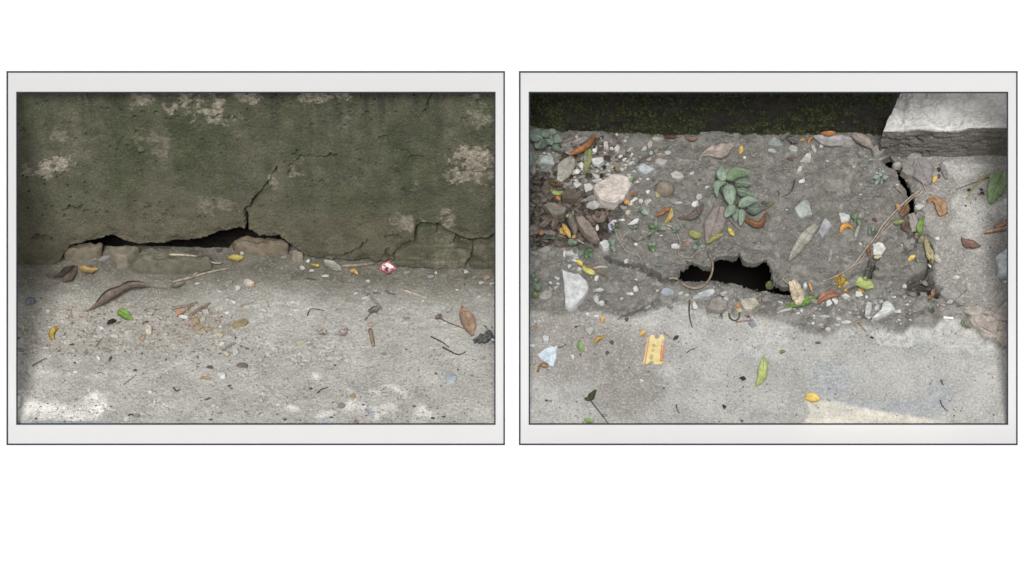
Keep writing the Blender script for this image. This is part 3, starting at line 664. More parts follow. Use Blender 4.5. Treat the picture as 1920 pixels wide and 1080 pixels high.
leaf('charcoal grey crumpled leaf under the big orange tan leaf', [(888, 640), (904, 636), (924, 626)], [4, 11, 8], lin(86, 90, 92, EXPO), group=G, curl=4, lift=1, crumple=5, torn=.6, spot=0, nv=9)
leaf('dark curled leaf scrap cut by the right frame', [(920, 632), (932, 642)], 5, lin(70, 66, 66, EXPO), group=G, curl=5, crumple=4)
leaf('brown leaf scrap at the end of the thin dark twig', [(815, 594), (822, 594), (828, 589)], 5, lin(150, 124, 112, EXPO), group=G, curl=4, torn=.5)
leaf('grey-brown dry leaf strip at the left end of the long stick', [(318, 538), (332, 534), (347, 529)], 4, lin(150, 134, 116, EXPO), group=G, curl=3, lift=3)
leaf('pale dry flower-like scrap above the dark twig fork', [(596, 626), (606, 622), (613, 626)], 5, lin(184, 172, 152, EXPO), group=G, curl=5, torn=.6)
leaf('grey shrivelled scrap beside the grey stick', [(690, 582), (700, 581), (714, 576)], [2, 6, 2], lin(138, 134, 130, EXPO), group=G, curl=5, torn=.6, crumple=3)
leaf('pale pinkish dry leaf scrap below the leaning brown twig', [(635, 628), (645, 622), (652, 616)], [2, 7, 2], lin(196, 176, 158, EXPO), group=G, curl=5, torn=.4)
# the red wrapper
Pq, U, Vv = blade([(711.5, 502), (727, 501.5), (742, 503)], [1.5, 13.2, 1.5], lift=3, curl=2, arch=3, crumple=2.2, nu=15, nv=9)
V, F, uv = sheet(Pq, U, Vv); t = NT('wrapper_print')
s_ = t.n('ShaderNodeSeparateXYZ'); t.put(s_.inputs[0], t.tc.outputs['UV']); u_, v_ = s_.outputs[0], s_.outputs[1]
c = t.mix(t.ramp(t.noise(90, 3), .4, .6), lin(168, 74, 92), lin(206, 128, 140))
inn = t.math('MULTIPLY', t.ramp(t.math('ABSOLUTE', t.math('SUBTRACT', u_, .5)), .36, .33), t.ramp(t.math('ABSOLUTE', t.math('SUBTRACT', v_, .5)), .36, .33))
pic = t.mix(t.ramp(t.noise(110, 3), .45, .6), lin(228, 220, 220), lin(160, 84, 92)); pic = t.mix(t.ramp(t.noise(90, 3), .56, .64), pic, lin(84, 56, 54))
m_wrap = t.done(t.mix(inn, c, pic), t.bump(t.noise(200, 3), .5, .001), .35)
tag(mk('candy_wrapper', V, F, m_wrap, None, Pq[0, 4], True, uv), 'small shiny red wrapper with a white printed patch at the wall foot', 'wrapper')

# stones and chips on the left
G = 'loose stones on the left pavement'
rock('rounded blue-grey pebble by the left frame', [(47, 563), (50, 556), (60, 553), (67, 558), (66, 566), (58, 573), (49, 572)], 11, lin(128, 132, 144, EXPO), 'pebble', 'pebble', G, rough=.03, dome=True)
rock('light blue faceted stone on the lower right dust', [(833, 707), (838, 702), (846, 699), (855, 703), (857, 711), (850, 718), (840, 714)], 11, lin(178, 190, 200, EXPO), 'pebble', 'pebble', G, flat=True, facets=3, n=16)
rock('pale ribbed shell-like stone on the smooth dust', [(457, 531), (457, 525), (464, 522), (473, 527), (477, 532), (472, 536), (463, 536)], 8, lin(196, 192, 182, EXPO), 'pebble', 'pebble', G)
rock('tan oblong stone chip below the shell-like stone', [(436, 611), (440, 603), (452, 599), (461, 596), (466, 602), (463, 608), (448, 613), (438, 617)], 8, lin(158, 142, 112, EXPO), 'pebble', 'pebble', G, flat=True, n=22)
rock('dark grey rounded pebble right of the white cube chip', [(444, 682), (448, 678), (460, 678), (466, 683), (463, 688), (452, 690), (446, 687)], 9, lin(120, 116, 104, EXPO), 'pebble', 'pebble', G, rough=.03, dome=True)
rock('white angular chip like a small cube on the concrete', [(408, 703), (417, 696), (424, 702), (422, 709), (414, 711)], 8, lin(226, 226, 220, EXPO), 'pebble', 'pebble', G, flat=True, n=10)
rock('white upright stone chip beside the reddish one', [(272, 618), (274, 609), (281, 608), (286, 616), (284, 626), (274, 627)], 10, lin(214, 206, 192, EXPO), 'pebble', 'pebble', G, flat=True, n=14)
pebbles('in the pile below the brown twig bundle', [(335, 587, 15, 9, 'orange'), (344, 595, 14, 9, 'white'), (368, 600, 12, 16, 'tan'), (380, 600, 9, 11, 'cream'), (407, 600, 11, 10, 'pinkish'), (372, 616, 14, 13, 'tan'), (390, 618, 12, 9, 'tan'), (413, 613, 6, 5, 'white'), (415, 620, 9, 5, 'cream'),
         (412, 629, 16, 10, 'cream'), (388, 584, 14, 13, 'pale grey'), (405, 592, 10, 7, 'pale grey'), (356, 603, 8, 8, 'pinkish'), (363, 613, 8, 8, 'grey'), (376, 588, 9, 9, 'pinkish'), (398, 588, 8, 6, 'grey'), (350, 584, 8, 6, 'tan'), (425, 586, 9, 8, 'white')], G)
pebbles('among the dark litter left of the dark pebble', [(440, 661, 13, 16, 'pale grey'), (425, 664, 13, 10, 'cream'), (429, 650, 11, 7, 'grey'), (415, 645, 10, 8, 'white'), (437, 645, 9, 7, 'grey'), (393, 688, 10, 6, 'dark grey'), (386, 708, 16, 10, 'tan'), (366, 690, 8, 8, 'pale grey'), (400, 652, 8, 7, 'cream'), (420, 655, 8, 6, 'grey')], G)
pebbles('on the dust above the tan oblong chip', [(445, 541, 12, 12, 'pale grey'), (428, 529, 14, 10, 'grey'), (418, 540, 11, 9, 'grey'), (412, 546, 10, 6, 'pale grey'), (474, 535, 7, 8, 'orange'), (492, 582, 16, 11, 'pale grey'), (438, 567, 10, 7, 'white'), (482, 546, 6, 5, 'pale grey'), (427, 562, 5, 4, 'white'), (371, 532, 9, 6, 'pale grey'), (548, 566, 6, 4, 'white'), (545, 590, 6, 4, 'white')], G)
pebbles('on the rough ground by the yellow curved leaf', [(213, 631, 15, 9, 'pale grey'), (268, 632, 9, 17, 'pinkish'), (185, 672, 9, 9, 'white'), (207, 673, 5, 11, 'dark grey'), (84, 653, 14, 9, 'pale grey'), (39, 655, 12, 10, 'grey'), (200, 655, 16, 10, 'grey'), (190, 615, 9, 7, 'white'), (122, 568, 9, 6, 'pale grey'), (90, 583, 8, 6, 'white'), (160, 662, 7, 7, 'grey'), (310, 627, 8, 6, 'pale grey'), (254, 694, 6, 6, 'rust brown'), (141, 698, 7, 6, 'white')], G)
pebbles('on the pale concrete along the bottom left', [(166, 731, 6, 8, 'white'), (282, 735, 7, 7, 'white'), (289, 738, 5, 6, 'white'), (290, 753, 5, 8, 'white'), (308, 757, 6, 6, 'white'), (312, 766, 6, 5, 'pale grey'), (297, 758, 4, 4, 'white'), (430, 724, 6, 6, 'dark grey'), (434, 728, 5, 4, 'dark grey'), (388, 748, 11, 5, 'dark grey'), (400, 762, 8, 7, 'white'), (408, 764, 5, 4, 'white'), (237, 786, 7, 11, 'white'), (256, 780, 9, 8, 'grey'), (67, 785, 5, 4, 'dark grey'), (412, 775, 7, 5, 'grey'), (395, 787, 6, 4, 'dark grey'), (335, 788, 5, 4, 'grey')], G)
pebbles('on the concrete below the shoe print', [(640, 761, 11, 11, 'grey'), (662, 742, 8, 11, 'tan'), (634, 747, 5, 8, 'cream'), (573, 745, 6, 5, 'grey'), (572, 727, 6, 4, 'tan'), (583, 729, 5, 5, 'dark grey'), (534, 787, 5, 5, 'dark grey'), (621, 783, 5, 5, 'dark grey'), (682, 759, 4, 4, 'dark grey'), (776, 762, 5, 4, 'dark grey'), (812, 784, 7, 5, 'dark grey'), (831, 781, 7, 5, 'dark grey'), (764, 790, 6, 5, 'grey'), (817, 701, 5, 4, 'dark grey'), (720, 664, 7, 7, 'grey'), (628, 685, 4, 4, 'dark grey')], G)
pebbles('on the ground around the leaning brown stick', [(694, 609, 13, 9, 'pinkish'), (565, 641, 15, 7, 'cream'), (580, 646, 10, 7, 'grey'), (528, 644, 8, 8, 'pinkish'), (762, 597, 12, 7, 'grey'), (686, 559, 13, 7, 'pale grey'), (690, 527, 8, 8, 'pale grey'), (703, 534, 6, 5, 'grey'), (730, 580, 8, 10, 'pale grey'), (754, 531, 10, 6, 'grey'), (668, 550, 6, 4, 'white'), (793, 564, 5, 5, 'white'), (579, 642, 5, 4, 'white'), (761, 611, 9, 9, 'pale grey')], G)
pebbles('in front of the long broken slab', [(762, 510, 13, 10, 'grey'), (806, 518, 13, 8, 'bluish grey'), (818, 511, 5, 6, 'white'), (912, 521, 15, 9, 'tan'), (922, 532, 9, 7, 'pale grey'), (873, 510, 9, 7, 'pale grey'), (897, 557, 8, 7, 'pale grey'), (857, 544, 5, 4, 'white'), (890, 519, 8, 5, 'grey'), (903, 530, 9, 6, 'pale grey'), (845, 522, 8, 5, 'grey'), (775, 519, 7, 4, 'grey'), (872, 522, 8, 5, 'dark grey')], G)
pebbles('near the dark forked twig', [(838, 638, 9, 10, 'white'), (905, 671, 9, 7, 'grey'), (860, 643, 8, 7, 'pale grey'), (833, 605, 10, 5, 'white'), (924, 638, 8, 9, 'white'), (761, 655, 6, 4, 'brown'), (886, 704, 6, 5, 'grey'), (858, 693, 4, 5, 'dark grey')], G)
# twigs on the left
G = 'twigs on the left pavement'
gy = lin(160, 150, 136, EXPO); bw = lin(128, 108, 92, EXPO); pw = lin(190, 178, 160, EXPO); dk = lin(84, 72, 64, EXPO)
twig('pale forked twig arching over the big grey block', [(318, 477), (345, 478), (372, 481), (392, 489), (402, 493), (416, 493)], 2.0, pw, group=G, lifts=[40, 46, 40, 24, 12, 5], branches=[[(400, 493), (388, 499), (375, 507), (361, 517)]])
twig('long pale brown stick lying below the big block', [(325, 528), (350, 522), (385, 512), (412, 506), (431, 503)], 2.6, gy, group=G, lift=2)
twig('short straw left of the long brown leaf', [(137, 583), (150, 586), (165, 587)], 1.6, pw, group=G)
for lb, pts, r_ in (('lowest brown stick of the bundle above the pebble pile', [(356, 592), (372, 580), (394, 568)], 2.8), ('upper brown stick of the bundle above the pebble pile', [(322, 578), (345, 574), (370, 567)], 2.6),
                    ('short brown stick crossing under the bundle', [(344, 586), (356, 576), (366, 568)], 2), ('pale brown splinter beside the bundle', [(368, 586), (380, 580), (388, 575)], 2)):
    twig(lb, pts, r_, lin(150, 132, 116, EXPO), group=G, lift=2)
twig('grey weathered stick pointing down right on the dust', [(691, 552), (700, 562), (708, 570), (716, 579)], 2.8, lin(140, 136, 130, EXPO), group=G, lift=1)
twig('thin dark brown twig leaning below the grey stick', [(684, 600), (692, 591), (700, 580)], 1.4, bw, group=G)
twig('pale thin straw on the dust left of the big orange leaf', [(757, 544), (775, 550), (802, 559)], 1.8, pw, group=G)
twig('short upright brown stick in the middle of the concrete', [(694, 618), (697, 632), (700, 648)], 3.6, lin(150, 136, 116, EXPO), group=G, taper=.9)
twig('thin dark twig left of the big orange leaf', [(822, 594), (838, 604), (852, 609), (869, 616)], 1.4, lin(110, 92, 84, EXPO), group=G)
twig('dark forked twig below the big orange leaf, upper branch', [(808, 631), (820, 637), (830, 642), (842, 651)], 1.4, dk, group=G)
twig('dark forked twig below the big orange leaf, lower branch', [(830, 651), (845, 659), (860, 665), (874, 659)], 1.6, dk, group=G)
twig('small dark curved twig on the bottom concrete', [(595, 737), (603, 730), (616, 726)], 1.4, dk, group=G)
for lb, pts, r_, k in (('straight thin straw right of the white pebble', [(232, 721), (255, 703)], 1.0, bw), ('brown sliver near the left frame', [(61, 686), (74, 678), (86, 672)], 1.6, bw), ('thin pale stalk on the lower left dust', [(128, 715), (137, 727), (145, 738)], .9, pw),
                       ('thin dark bent twig in the middle dust', [(576, 592), (582, 580), (595, 580), (608, 583)], 1.1, dk), ('thin pale bent stalk below the dark bent twig', [(606, 606), (609, 597), (613, 587)], .9, pw),
                       ('thin brown twig right of the pebble pile', [(450, 574), (462, 571), (475, 567)], 1.4, gy), ('pale stalk standing from the middle dust', [(503, 575), (501, 566), (499, 553)], 1.2, pw), ('thin pale stalk below the long stick', [(292, 543), (297, 556), (303, 570)], 1.1, pw),
                       ('grey splinter at the foot of the pale stalk', [(305, 558), (315, 552), (325, 546)], 1.8, gy), ('short dark twig on the shaded dust', [(574, 522), (583, 523), (593, 525)], 1.3, dk), ('dark splinter left of the pale straw', [(700, 549), (707, 550), (714, 549)], 1.8, lin(108, 104, 98, EXPO)),
                       ('second dark splinter left of the pale straw', [(723, 545), (731, 550), (741, 552)], 1.8, lin(100, 96, 92, EXPO)), ('brown bent straw above the brown sliver', [(181, 648), (187, 640), (194, 632)], 1.2, bw), ('long pale straw below the yellow curved leaf', [(70, 640), (82, 634), (93, 630)], 1.0, pw),
                       ('thin reddish straw above the bundle', [(127, 598), (131, 590), (135, 579)], 1.1, lin(160, 132, 116, EXPO)), ('dark hooked twig at the bottom edge', [(240, 779), (247, 777), (254, 782)], 1.5, dk), ('short dark chip of bark at the bottom', [(325, 727), (331, 733), (338, 730)], 1.6, dk), ('thin line of straw right of the upright stick', [(806, 515), (790, 513), (766, 511)], 1.5, lin(122, 116, 106, 1.1)),
                       ('brown bark sliver at the bottom edge', [(666, 789), (672, 793)], 2.5, lin(140, 112, 84, EXPO)), ('faint straw beside the big orange leaf', [(908, 610), (915, 618), (922, 625)], 1.0, dk), ('thin stalk rising beside the pebble on the smooth dust', [(443, 533), (441, 526), (445, 520)], .9, lin(150, 146, 100, EXPO))):
    twig(lb, pts, r_, k, group=G)

def scatter(name, label, cat, n, pick, rgb_a, rgb_b, size, flat=.6, seed=1, stretch=1.0, parent=None):
    """uncountable small grains as one mesh of little irregular solids"""
    rs = np.random.RandomState(seed); V = []; F = []; A = []
    base = np.array([(1, 0, 0), (-1, 0, 0), (0, 1, 0), (0, -1, 0), (0, 0, 1), (0, 0, -1)], float)
    tri = [(0, 2, 4), (2, 1, 4), (1, 3, 4), (3, 0, 4), (2, 0, 5), (1, 2, 5), (3, 1, 5), (0, 3, 5)]
    pts = pick(rs, n)
    for p in pts:
        s = size[0] + (size[1] - size[0]) * rs.rand() ** 2.2; b = len(V)
        q = base * (1 + rs.uniform(-.35, .35, (6, 1))) * [s * rs.uniform(.7, stretch), s, s * flat]; a = rs.uniform(0, 6.28)
        q = np.stack([q[:, 0] * math.cos(a) - q[:, 1] * math.sin(a), q[:, 0] * math.sin(a) + q[:, 1] * math.cos(a), q[:, 2] + s * flat * .5], 1)
        V += (q + p).tolist(); F += [(i + b, j + b, k + b) for i, j, k in tri]; A += [rs.rand()] * 6
    t = NT(name); m = t.done(t.mix(t.attr('tone'), rgb_a, rgb_b))
    o = mk(name, V, F, m, parent, (0, 0, 0)); a = o.data.attributes.new('tone', 'FLOAT', 'POINT'); a.data.foreach_set('value', np.array(A, np.float32))
    tag(o, label, None if parent else cat, kind='stuff'); return o
def picker(dens, x0, x1, y0, y1, H):
    def f(rs, n):
        out = []
        while len(out) < n:
            x = rs.uniform(x0, x1, n * 2); y = rs.uniform(y0, y1, n * 2); px, py = topix(np.stack([x, y, 0 * x], -1))
            k = rs.rand(n * 2) < dens(px, py, x, y); z = H(x, y); out += [(a, b, c) for a, b, c in zip(x[k], y[k], z[k])]
        return np.array(out[:n])
    return f
dL = lambda px, py, x, y: np.clip(.25 + .5 * fbm(x, y, 18, 3, 77) + .5 * sst(560, 700, py), .04, 1) * (py > 505) * (.25 + .75 * sst(540, 620, py))
scatter('grit', 'fine grit strewn over the left concrete', 'grit', 6500, picker(dL, -1.1, -.01, -.008, YW, HL), lin(100, 97, 90, EXPO), lin(196, 193, 185, EXPO), (.0007, .0025), seed=2)
dB = lambda px, py, x, y: np.clip(1.2 * blob(px, py, 200, 625, 280, 70) + .9 * np.maximum(0, blob(px, py, 370, 640, 110, 80)) + .9 * np.maximum(0, blob(px, py, 690, 560, 110, 50)) + .6 * fbm(x, y, 14, 3, 78), .02, 1) * (py > 530)
scatter('plant_litter', 'crumbled brown plant litter on the left concrete', 'litter', 700, picker(dB, -1.1, -.01, -.008, YW, HL), lin(84, 76, 68, EXPO), lin(182, 168, 152, EXPO), (.0009, .0032), .35, 4, 2.4)

# ================================================================== RIGHT: broken pavement, hole and mossy kerb
CAM_L = CAM.copy(); MARK = set(bpy.data.objects); frame(60.0)
YK = float(at(1340, 253)[1])
HOLE = [(1284, 498), (1297, 502), (1317, 510), (1332, 511), (1338, 495), (1347, 488), (1362, 492), (1375, 493), (1385, 488), (1391, 495), (1397, 500), (1418, 504), (1433, 499), (1437, 507), (1443, 513), (1450, 530),
        (1460, 537), (1478, 541), (1492, 552), (1484, 560), (1460, 552), (1432, 548), (1414, 546), (1397, 543), (1380, 537), (1368, 536), (1353, 532), (1333, 528), (1303, 528), (1288, 527), (1274, 521), (1281, 513), (1291, 506)]
CRK = [[(1697, 362), (1705, 358), (1713, 380), (1711, 404), (1722, 430), (1711, 432), (1702, 410), (1701, 385)],
       [(1652, 306), (1668, 299), (1680, 314), (1694, 324), (1699, 344), (1705, 356), (1699, 366), (1689, 352), (1683, 336), (1677, 323), (1662, 316)],
       [(1703, 425), (1716, 431), (1730, 453), (1748, 468), (1752, 480), (1745, 490), (1737, 480), (1738, 467), (1725, 459), (1714, 445)]]
PIT = [(1736, 480), (1748, 488), (1745, 510), (1740, 518), (1748, 524), (1752, 537), (1765, 542), (1762, 558), (1755, 564), (1738, 563), (1700, 561), (1695, 549), (1699, 531), (1712, 521), (1724, 516), (1737, 504)]
POCK = [(940, 325), (1005, 330), (1032, 342), (1060, 350), (1095, 362), (1113, 384), (1145, 392), (1166, 408), (1150, 438), (1122, 464), (1060, 462), (1020, 470), (940, 472)]
CEDGE = [(900, 592), (1000, 590), (1060, 596), (1110, 592), (1150, 596), (1200, 592), (1240, 580), (1262, 574), (1285, 572), (1300, 581), (1330, 585), (1362, 580), (1378, 592), (1410, 590), (1432, 600), (1460, 606), (1490, 618), (1520, 630), (1550, 630), (1585, 622), (1610, 614),
         (1640, 610), (1668, 625), (1690, 630), (1715, 618), (1748, 614), (1756, 600), (1770, 596), (1790, 600), (1806, 612), (1830, 622), (1850, 640), (1872, 648), (1888, 660), (1960, 690)]
def right_shape(X, Y, PX, PY):
    n1 = fbm(X, Y, 9, 4, 101); n2 = fbm(X, Y, 45, 4, 102); n3 = fbm(X, Y, 220, 3, 103)
    wx = PX + 9 * fbm(X, Y, 30, 3, 104) + 4 * n3; wy = PY + 9 * fbm(X, Y, 30, 3, 105) + 4 * fbm(X, Y, 200, 3, 106)
    ce = np.interp(wx, [a for a, _ in CEDGE], [b for _, b in CEDGE])
    dirt = sst(5, -5, wy - ce); rise = sst(30, -30, wy - ce)
    slab = sst(-4, 4, inside(wx, PY, [(1700, 295), (1720, 340), (1716, 380), (1728, 420), (1745, 460), (1752, 500), (1756, 540), (1768, 560), (1800, 575), (1830, 590), (1888, 585), (2000, 585), (2000, 285), (1720, 285)]))
    flakes = sst(-3, 3, inside(wx, wy, [(1808, 585), (1830, 575), (1850, 583), (1880, 572), (1960, 560), (1960, 665), (1888, 652), (1850, 630), (1825, 608)]))
    soil = dirt * (1 - slab) * (1 - flakes)
    rub = soil * sst(-14, 6, wy - np.interp(PX, [990, 1140, 1280, 1330, 1460, 1520, 1600, 1700, 1760, 1900], [690, 610, 540, 530, 552, 560, 548, 560, 575, 590]))
    h = .003 * n1 + .0004 * n2 + .00025 * n3
    h = h + .010 * rise * (1 - slab) + soil * (.002 + .006 * n1 + .0028 * n2 + .0009 * n3) + slab * (.008 + .0008 * n2 + .0004 * n3) + flakes * (.007 + .002 * np.round(2.5 * fbm(X, Y, 40, 3, 107)) / 2)
    h = h + rub * (.010 * (fbm(X, Y, 30, 4, 108)) + .0035 * np.abs(fbm(X, Y, 85, 3, 109)) + .003)
    crumb = soil * sst(.05, .45, fbm(X, Y, 16, 3, 111)) * np.abs(fbm(X, Y, 130, 3, 112)); h = h + .004 * crumb
    lumps = np.maximum(0, blob(PX, PY, 1640, 360, 90, 70)) + np.maximum(0, blob(PX, PY, 1340, 475, 70, 30)) + np.maximum(0, blob(PX, PY, 1190, 440, 90, 60)) + np.maximum(0, blob(PX, PY, 1690, 500, 60, 60))
    h = h + soil * np.clip(lumps, 0, 1) * .008 * np.abs(fbm(X, Y, 75, 4, 113))
    hs_ = inside(PX + 4 * n3 + 3 * n2, PY + 4 * fbm(X, Y, 160, 3, 114), HOLE)
    h = h + .006 * sst(-26, -3, hs_) * (PY < 515)                     # the crust swells towards the hole
    h = h - .012 * sst(-16, 0, hs_) * (PY > 518)
    open_ = hs_ > 0
    for pl in CRK: open_ |= inside(PX + 4 * n3, PY + 4 * n2, pl) > 0
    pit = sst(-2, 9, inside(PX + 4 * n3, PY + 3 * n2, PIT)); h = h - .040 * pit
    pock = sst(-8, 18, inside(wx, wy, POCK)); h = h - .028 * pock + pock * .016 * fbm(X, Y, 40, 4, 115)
    for pts, wd, dp in (([(1138, 492), (1153, 495), (1162, 502), (1180, 502), (1197, 503), (1210, 510), (1227, 517), (1240, 529), (1254, 531), (1285, 524)], 4.5, .022), ([(1200, 512), (1215, 520), (1232, 524)], 4, .02),
                        ([(1190, 318), (1203, 308), (1215, 300)], 3, .01), ([(1160, 600), (1210, 588), (1225, 578)], 3, .01), ([(1205, 586), (1222, 578), (1230, 568)], 3.5, .012), ([(1592, 402), (1610, 404)], 2, .004), ([(1640, 490), (1632, 505), (1622, 520)], 6, .02),
                        ([(1633, 495), (1640, 510), (1632, 522)], 5, .025), ([(1690, 462), (1696, 478), (1690, 480)], 3, .012), ([(1722, 441), (1712, 470), (1697, 480)], 2.5, .008), ([(1725, 592), (1735, 586), (1745, 590)], 5, .012), ([(1770, 577), (1785, 570), (1800, 560), (1812, 545)], 2, .006),
                        ([(1575, 315), (1583, 309), (1596, 313), (1604, 325), (1603, 332)], 1.6, .002), ([(1655, 460), (1664, 450), (1672, 455), (1676, 463)], 2, .004), ([(1600, 596), (1612, 603), (1625, 600)], 3, .008), ([(1180, 452), (1190, 460), (1215, 452), (1222, 440)], 3, .007),
                        ([(1400, 585), (1418, 570), (1430, 560)], 4, .008), ([(1600, 520), (1622, 512), (1640, 508)], 3, .008), ([(1696, 440), (1704, 450), (1712, 446)], 3, .01), ([(1830, 600), (1855, 597), (1888, 605)], 1.6, .003)):
        h = h + groove(PX, PY, pts, wd, dp, 3)
    # straight trowel lines and scratches in the lower concrete
    for pts in ([(1150, 713), (1200, 718), (1280, 728), (1400, 734)], [(1120, 760), (1180, 768), (1280, 780)], [(1040, 645), (1100, 645), (1150, 650)], [(1040, 603), (1120, 605), (1195, 613)], [(1284, 667), (1330, 668), (1380, 674)], [(1280, 778), (1330, 783)], [(1300, 752), (1380, 758)],
                [(1073, 690), (1085, 668)], [(1102, 705), (1112, 682)], [(1130, 710), (1140, 690), (1146, 660)], [(1160, 712), (1172, 688)], [(1050, 690), (1058, 665)]):
        h = h + groove(PX, PY, pts, 1.5, .0005, 1)
    low = 1 - dirt
    stain = low * sst(-.12, .45, np.maximum(np.maximum(blob(wx, wy, 1120, 665, 150, 68), blob(wx, wy, 1180, 735, 80, 62)), blob(wx, wy, 1060, 620, 90, 40)) + .2 * n2)
    blue = low * np.clip(sst(.05, .6, np.maximum.reduce([blob(wx, wy, 1560, 715, 75, 45), blob(wx, wy, 1700, 765, 90, 26), blob(wx, wy, 1620, 760, 80, 20), blob(wx, wy, 1420, 664, 50, 14), blob(wx, wy, 1830, 640, 60, 30), blob(wx, wy, 1700, 640, 50, 14), blob(wx, wy, 1760, 740, 40, 40)]) + .3 * n2) * 1.0, 0, 1)
    cream = low * (.6 + .4 * sst(-.3, .2, fbm(X, Y, 40, 4, 122))) * sst(-4, 5, 3 * n2 + 2 * n3 + inside(wx * .35 + PX * .65, wy * .35 + PY * .65, [(1510, 752), (1560, 752), (1620, 764), (1680, 776), (1740, 787), (1790, 798), (1790, 840), (1480, 840), (1512, 786), (1520, 772)]))
    chalk = low * sst(.1, .6, np.maximum.reduce([blob(wx, wy, 1800, 630, 110, 40), blob(wx, wy, 1680, 632, 60, 20), blob(wx, wy, 1440, 650, 60, 30)]) + .35 * n2) + slab * sst(.0, .55, np.maximum.reduce([blob(wx, wy, 1820, 420, 44, 70), blob(wx, wy, 1870, 390, 50, 26), blob(wx, wy, 1800, 320, 60, 20), blob(wx, wy, 1800, 385, 26, 24)]) + .3 * n2) * .8
    ends = soil * sst(.2, .55, fbm(X, Y, 60, 3, 120) + .35 * rub) * .32
    h = h - cream * .0012
    return h, dict(soil=soil, slab=slab, flakes=flakes, humus_shade=np.maximum(pock * .9, pit * .9), stain=stain * .8, blue=blue * .8, cream=cream, chalk=chalk, bits=ends), open_  # dark humus in the pocket; over the pit the same colour paints shade
X, Y, PX, PY = pave_grid(.004, 1.13, -.014, YK + .12)
h, A, op = right_shape(X, Y, PX, PY)
HR = make_height(X, Y, h); HEIGHT[0] = HR
E2 = 1.2
m_pr = ground_mat('broken_pavement', lin(176, 175, 170, E2), [('stain', lin(132, 128, 122, E2), lin(150, 146, 139, E2), 40), ('blue', lin(150, 155, 160, E2), lin(174, 177, 178, E2), 60), ('chalk', lin(186, 188, 187, E2), lin(205, 206, 203, E2), 70),
                ('cream', lin(208, 202, 186, E2), lin(228, 223, 209, E2), 60), ('slab', lin(136, 133, 128, E2), lin(156, 153, 147, E2), 50), ('soil', lin(104, 102, 97, E2), lin(126, 124, 118, E2), 60), ('flakes', lin(164, 155, 147, E2), lin(184, 174, 165, E2), 70),
                ('chalk', lin(166, 165, 160, E2), lin(194, 193, 188, E2), 70), ('bits', lin(160, 158, 150, E2), lin(184, 182, 175, E2), 90), ('humus_shade', lin(50, 46, 40, E2), lin(80, 74, 66, E2), 60)], calm='soil', grain=.85)
# 'chalk' is laid twice: over the lower concrete and over the slab; the slab layer hides the first
P = np.stack([X, Y, h], -1)
keep = ~(op[:-1, :-1] | op[1:, :-1] | op[:-1, 1:] | op[1:, 1:])
o = gridmesh('pavement', P, m_pr, keep, A, False, rim(P, keep, .014, .42))
tag(o, 'broken grey pavement with a dark hole, crusted soil and a smooth concrete strip', 'pavement', kind='structure')

# mossy kerb along the top
xs = np.arange(.004, float(at(1662, 253)[0]), .0022); zz_ = np.arange(-.012, .235, .0022)
GX, GZ = np.meshgrid(xs, zz_); KX, KY = topix(np.stack([GX, np.full(GX.shape, YK), GZ], -1))
k1 = fbm(GX, GZ, 12, 4, 131); k2 = fbm(GX, GZ, 60, 4, 132); k3 = fbm(GX, GZ, 200, 3, 133)
shift = np.interp(GX, [.004, .06, .12, .8], [.03, .012, 0, -.004])
KYy = YK + shift - (.006 * k1 + .004 * k2 + .0015 * k3)
green = np.clip(.45 + .9 * k2 + .5 * k1, 0, 1)
top_ = np.stack([GX[-1], KYy[-1] + .12, GZ[-1] + .01], -1)[None]
Pk = np.concatenate([np.stack([GX, KYy, GZ], -1), top_], 0)
t = NT('mossy_kerb')
c = t.mix(t.ramp(t.noise(50, 5, .7), .3, .7), lin(40, 39, 35), lin(62, 60, 54))
c = t.mix(t.math('MULTIPLY', t.attr('green'), .8), c, t.mix(t.ramp(t.noise(90, 4, .7), .35, .65), lin(28, 31, 20), lin(52, 55, 33)))
m_kerb = t.done(c, t.bump(t.noise(240, 5, .7), 1, .004))
kerb = gridmesh('kerb', Pk, m_kerb, None, dict(green=np.concatenate([green, green[-1:]], 0)))
tag(kerb, 'dark mossy kerb running along the top of the broken pavement', 'kerb')
kern = GX.shape
def moss_pick(rs, n):
    out = []
    while len(out) < n:
        i = rs.randint(0, kern[0] - 1, n * 3); j = rs.randint(0, kern[1] - 1, n * 3); k = rs.rand(n * 3) < np.clip(green[i, j] * 1.3 - .25, .03, 1) ** 1.3
        out += [(a, b - .0012, c_) for a, b, c_ in zip(GX[i, j][k] + rs.normal(0, .001, k.sum()), KYy[i, j][k], GZ[i, j][k] + rs.normal(0, .001, k.sum()))]
    return np.array(out[:n])
scatter('moss', 'tufts of olive moss on the kerb', 'moss', 17000, moss_pick, lin(30, 33, 23), lin(74, 78, 50), (.0009, .0032), 1.1, 5, 1.3, parent=kerb)

# concrete block at the upper right, leaning its broken end towards the crack
YB = float(at(1800, 296)[1]); ztop = float(upright(1800, 243, YB)[2])
prof = []                        # (y, z, 0 top .. 1 face) from the back of the top to the foot of the front
for q in np.linspace(.20, .004, 62): prof.append((YB + q, ztop + .004 * math.sin(q * 20) + .03 * max(0, q - .02), 0))
prof += [(YB + .0015, ztop - .0015, .3)]
for q in np.linspace(ztop - .004, -.012, 44): prof.append((YB, q, 1))
prof = np.array(prof); nr = len(prof)
lx = []
for y_, z_, f_ in prof:
    px_, py_ = topix(np.array([.75, y_, z_]))
    e = float(np.interp(py_, [100, 173, 190, 215, 245, 262, 280, 299, 320], [1712, 1690, 1681, 1668, 1657, 1650, 1656, 1650, 1648]))
    lx.append(upright(e, py_, y_)[0])
lx = np.array(lx) + .0025 * fbm(np.arange(nr) * 1.0, np.zeros(nr), .16, 3, 140); xr = 1.125; nc = 210
sgrid = np.linspace(0, 1, nc)[None]; BX = lx[:, None] + (xr - lx[:, None]) * sgrid
